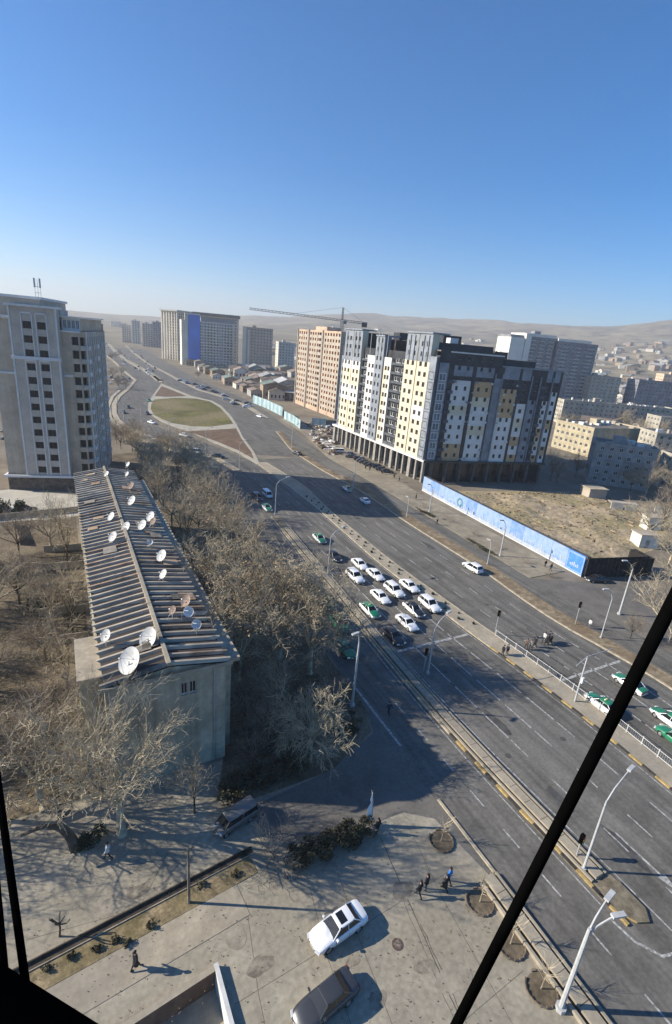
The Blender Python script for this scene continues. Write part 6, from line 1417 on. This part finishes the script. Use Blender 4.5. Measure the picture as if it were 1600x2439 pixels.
for i in range(7): leafy('shrub', 'dark green shrub under the grove at the left edge', rnd.uniform(-20, -4), rnd.uniform(44, 80), 1.8, 1.8, 2.6, 900, seed=40 + i, group='shrubs of the left grove', leaf=.15)
for i, px in enumerate((8, 46)): leafy('conifer', ('dark clipped conifer before the tower at the very left', 'dark clipped conifer before the tower, the one to the right')[i], *G(px, 1225), 1.5, 1.5, 3.6, 900, 'tree', seed=60 + i, leaf=.2)
leafy('shrub', 'grey green strip of shrubs along the planting strip before the hoarding', *G(1145, 1305), .8, 5.0, .7, 1400, m_=leaf_o, seed=71, rz=R(4), leaf=.12)
leafy('shrub', 'grey green shrubs before the left end of the hoarding', *G(1010, 1222), .8, 4.0, .6, 1000, m_=leaf_o, seed=72, rz=R(4), leaf=.12)
for i, (px, py) in enumerate(((360, 2205), (275, 2240), (305, 2248), (230, 2262), (110, 2310), (170, 2280), (480, 2110), (560, 2085))): leafy('weed_clump', 'clump of dark weeds in the straw strip below the ditch', *G(px, py), .35, .3, .35, 160, 'weeds', leaf_o, seed=80 + i, group='weed clumps below the ditch', leaf=.08)
k = MB(); rn = random.Random(9)
for i in range(90):
    a = rn.uniform(0, 6.28); r_ = rn.uniform(0, .38); z = rn.uniform(.02, .5); e1 = Vector((rn.gauss(0, 1), rn.gauss(0, 1), rn.gauss(0, 1))).normalized() * .13; e2 = e1.cross(Vector((.3, 1, .5))).normalized() * .09; p = Vector((r_ * math.cos(a), r_ * math.sin(a), z)); k.poly([p - e1, p - e2, p + e1, p + e2])
MPL = mesh_of(k, leaf_d, name='median_plant')
for i in range(40):
    y = 52 + 1.75 * i + (i % 2) * .3; x = xs(E_medL, y) + (xs(E_medR, y) - xs(E_medL, y)) * (.30 if i % 2 else .66)
    o = bpy.data.objects.new('median_plant', MPL); COL.objects.link(o); o.location = (x, y, .14); o.rotation_euler = (0, 0, i * 1.7); o.scale = (.62 + .15 * math.sin(i * 2.3),) * 3
    tag(o, 'small dark plant in the double row along the pale median', 'plant', 'plants along the median')
# leaf litter and ground cover in the beds
def litter(name, label, region, n_, m_, s_=.16, seed=0):
    rn = random.Random(seed); k = MB()
    for i in range(n_):
        x, y = region(rn); a = rn.uniform(0, 3.14); q = s_ * rn.uniform(.5, 1.4); z = .02 + rn.uniform(0, .05); c, d = math.cos(a) * q, math.sin(a) * q
        k.poly([(x - c, y - d, z), (x + d * .6, y - c * .6, z + .02), (x + c, y + d, z + .04 * rn.random()), (x - d * .6, y + c * .6, z)])
    tag(put(name, k, m_), label, 'litter', kind='stuff')
litter('leaf_litter', 'fallen leaves under the grove left of the long house', lambda r: (r.uniform(-24, .2), r.uniform(40, 98)), 5000, [straw_m], seed=1)
litter('leaf_litter', 'fallen leaves under the row right of the long house', lambda r: (r.uniform(14.5, 29), r.uniform(45, 120)), 3500, [straw_m], seed=2)
litter('yard_litter', 'dry leaves and grit scattered over the foreground yard', lambda r: (r.uniform(-8, 26), r.uniform(12, 40)), 1500, [soil], s_=.05, seed=3)
k = MB(); rn = random.Random(55)
for i in range(900):
    u, v = rn.random(), rn.random(); x = 95 + 55 * u + 3 * v; y = 63 + 7 * u * (1 - v) + 48 * v - 6 * u * v; z = .03 + max(0, .55 + .7 * noise.fractal(Vector((x * .09, y * .09, 0)), 1, 2.0, 3))
    if noise.noise(Vector((x * .08, y * .08, 7))) < -.05: continue
    for q in range(5): a = rn.uniform(0, 6.28); h_ = rn.uniform(.15, .5); k.poly([(x, y, z - .05), (x + .12 * math.cos(a + 1), y + .12 * math.sin(a + 1), z), (x + .4 * math.cos(a), y + .4 * math.sin(a), z + h_)])
tag(put('scrub', k, [mat('dry_scrub', (.23, .20, .10), .95, .35, 1)]), 'dry scrub tufts growing over the vacant lot', 'scrub', kind='stuff')
# low garden walls left of the tower
k = MB(); P0, P1 = G(-40, 1242), G(150, 1222); aa = math.atan2(P1[1] - P0[1], P1[0] - P0[0]); k.prism(rect(P0, aa, 0, 28, 0, .25), 0, 1.2, 0)
tag(put('garden_wall', k, path_m), 'low pale wall before the yard of the beige tower', 'wall')
s = MB(); s.poly([(*G(*p), .011) for p in ((-200, 1190), (30, 1165), (190, 1180), (205, 1225), (150, 1235), (-200, 1255))], 0); struct('yard', s, mat('pale_yard', (.50, .46, .38), .92, .08, .2, fine=(1, .08)))
k = MB(); P0 = G(30, 1250); k.prism(rect(P0, R(-80), 0, 12, 0, .15), 0, 1.5, 0); tag(put('garden_wall', k, darkbark), 'dark fence running from the low pale wall toward the grove', 'fence')
for i in range(5):
    x = -8 + rnd.uniform(0, 5); k = MB(); y0_ = 100 - i * 8; k.prism([(-6.5, y0_), (-.3, y0_ - .5), (-.3, y0_ - .7), (-6.5, y0_ - .2)], 0, 1.3, 0)
    tag(put('plot_wall', k, path_m), 'low garden plot wall beside the long house', 'wall', 'plot walls left of the long house')

# ------------------------------------------------------------------ open window at the camera
bar = MB(); bar.tube([(.75, .523, 40.19), (1.034, .456, 41.682)], .013, 14)
tag(put('window_stay', bar, black_p, smooth=True), 'thick black bar crossing the view diagonally at the right', 'window bar')
wf = thing('window_frame', 'black metal window frame corner at the lower left of the view', 'window frame', (-.2, .95, 40.5))
k = MB(); k.tube([(-.247, 1.288, 40.962), (-.180, .851, 40.549)], .0085, 8); put('inner_stile', k, black_p, wf)
k = MB(); k.tube([(-.31, 1.494, 40.801), (-.265, 1.039, 40.3)], .012, 8); k.tube([(-.262, 1.0, 40.65), (-.235, .80, 40.48)], .016, 6); put('outer_stile', k, black_p, wf)
k = MB(); k.tube([(-.60, 1.103, 40.885), (.20, .478, 40.405)], .068, 14); put('sill', k, black_p, wf)

# ------------------------------------------------------------------ air
hz = MB(); hz.box(-9000, 9000, -300, 9300, -3, 420, 0)
hm_ = bpy.data.materials.new('haze'); hm_.use_nodes = True; nn_ = hm_.node_tree.nodes; nn_.remove(nn_['Principled BSDF'])
pv = nn_.new('ShaderNodeVolumePrincipled'); pv.inputs['Color'].default_value = (.90, .93, .97, 1); pv.inputs['Density'].default_value = .00021; pv.inputs['Anisotropy'].default_value = .2
hm_.node_tree.links.new(pv.outputs[0], nn_['Material Output'].inputs['Volume'])
ho = put('haze', hz, hm_); tag(ho, kind='stuff'); tag(ho, 'thin blue haze lying over the valley', 'haze')
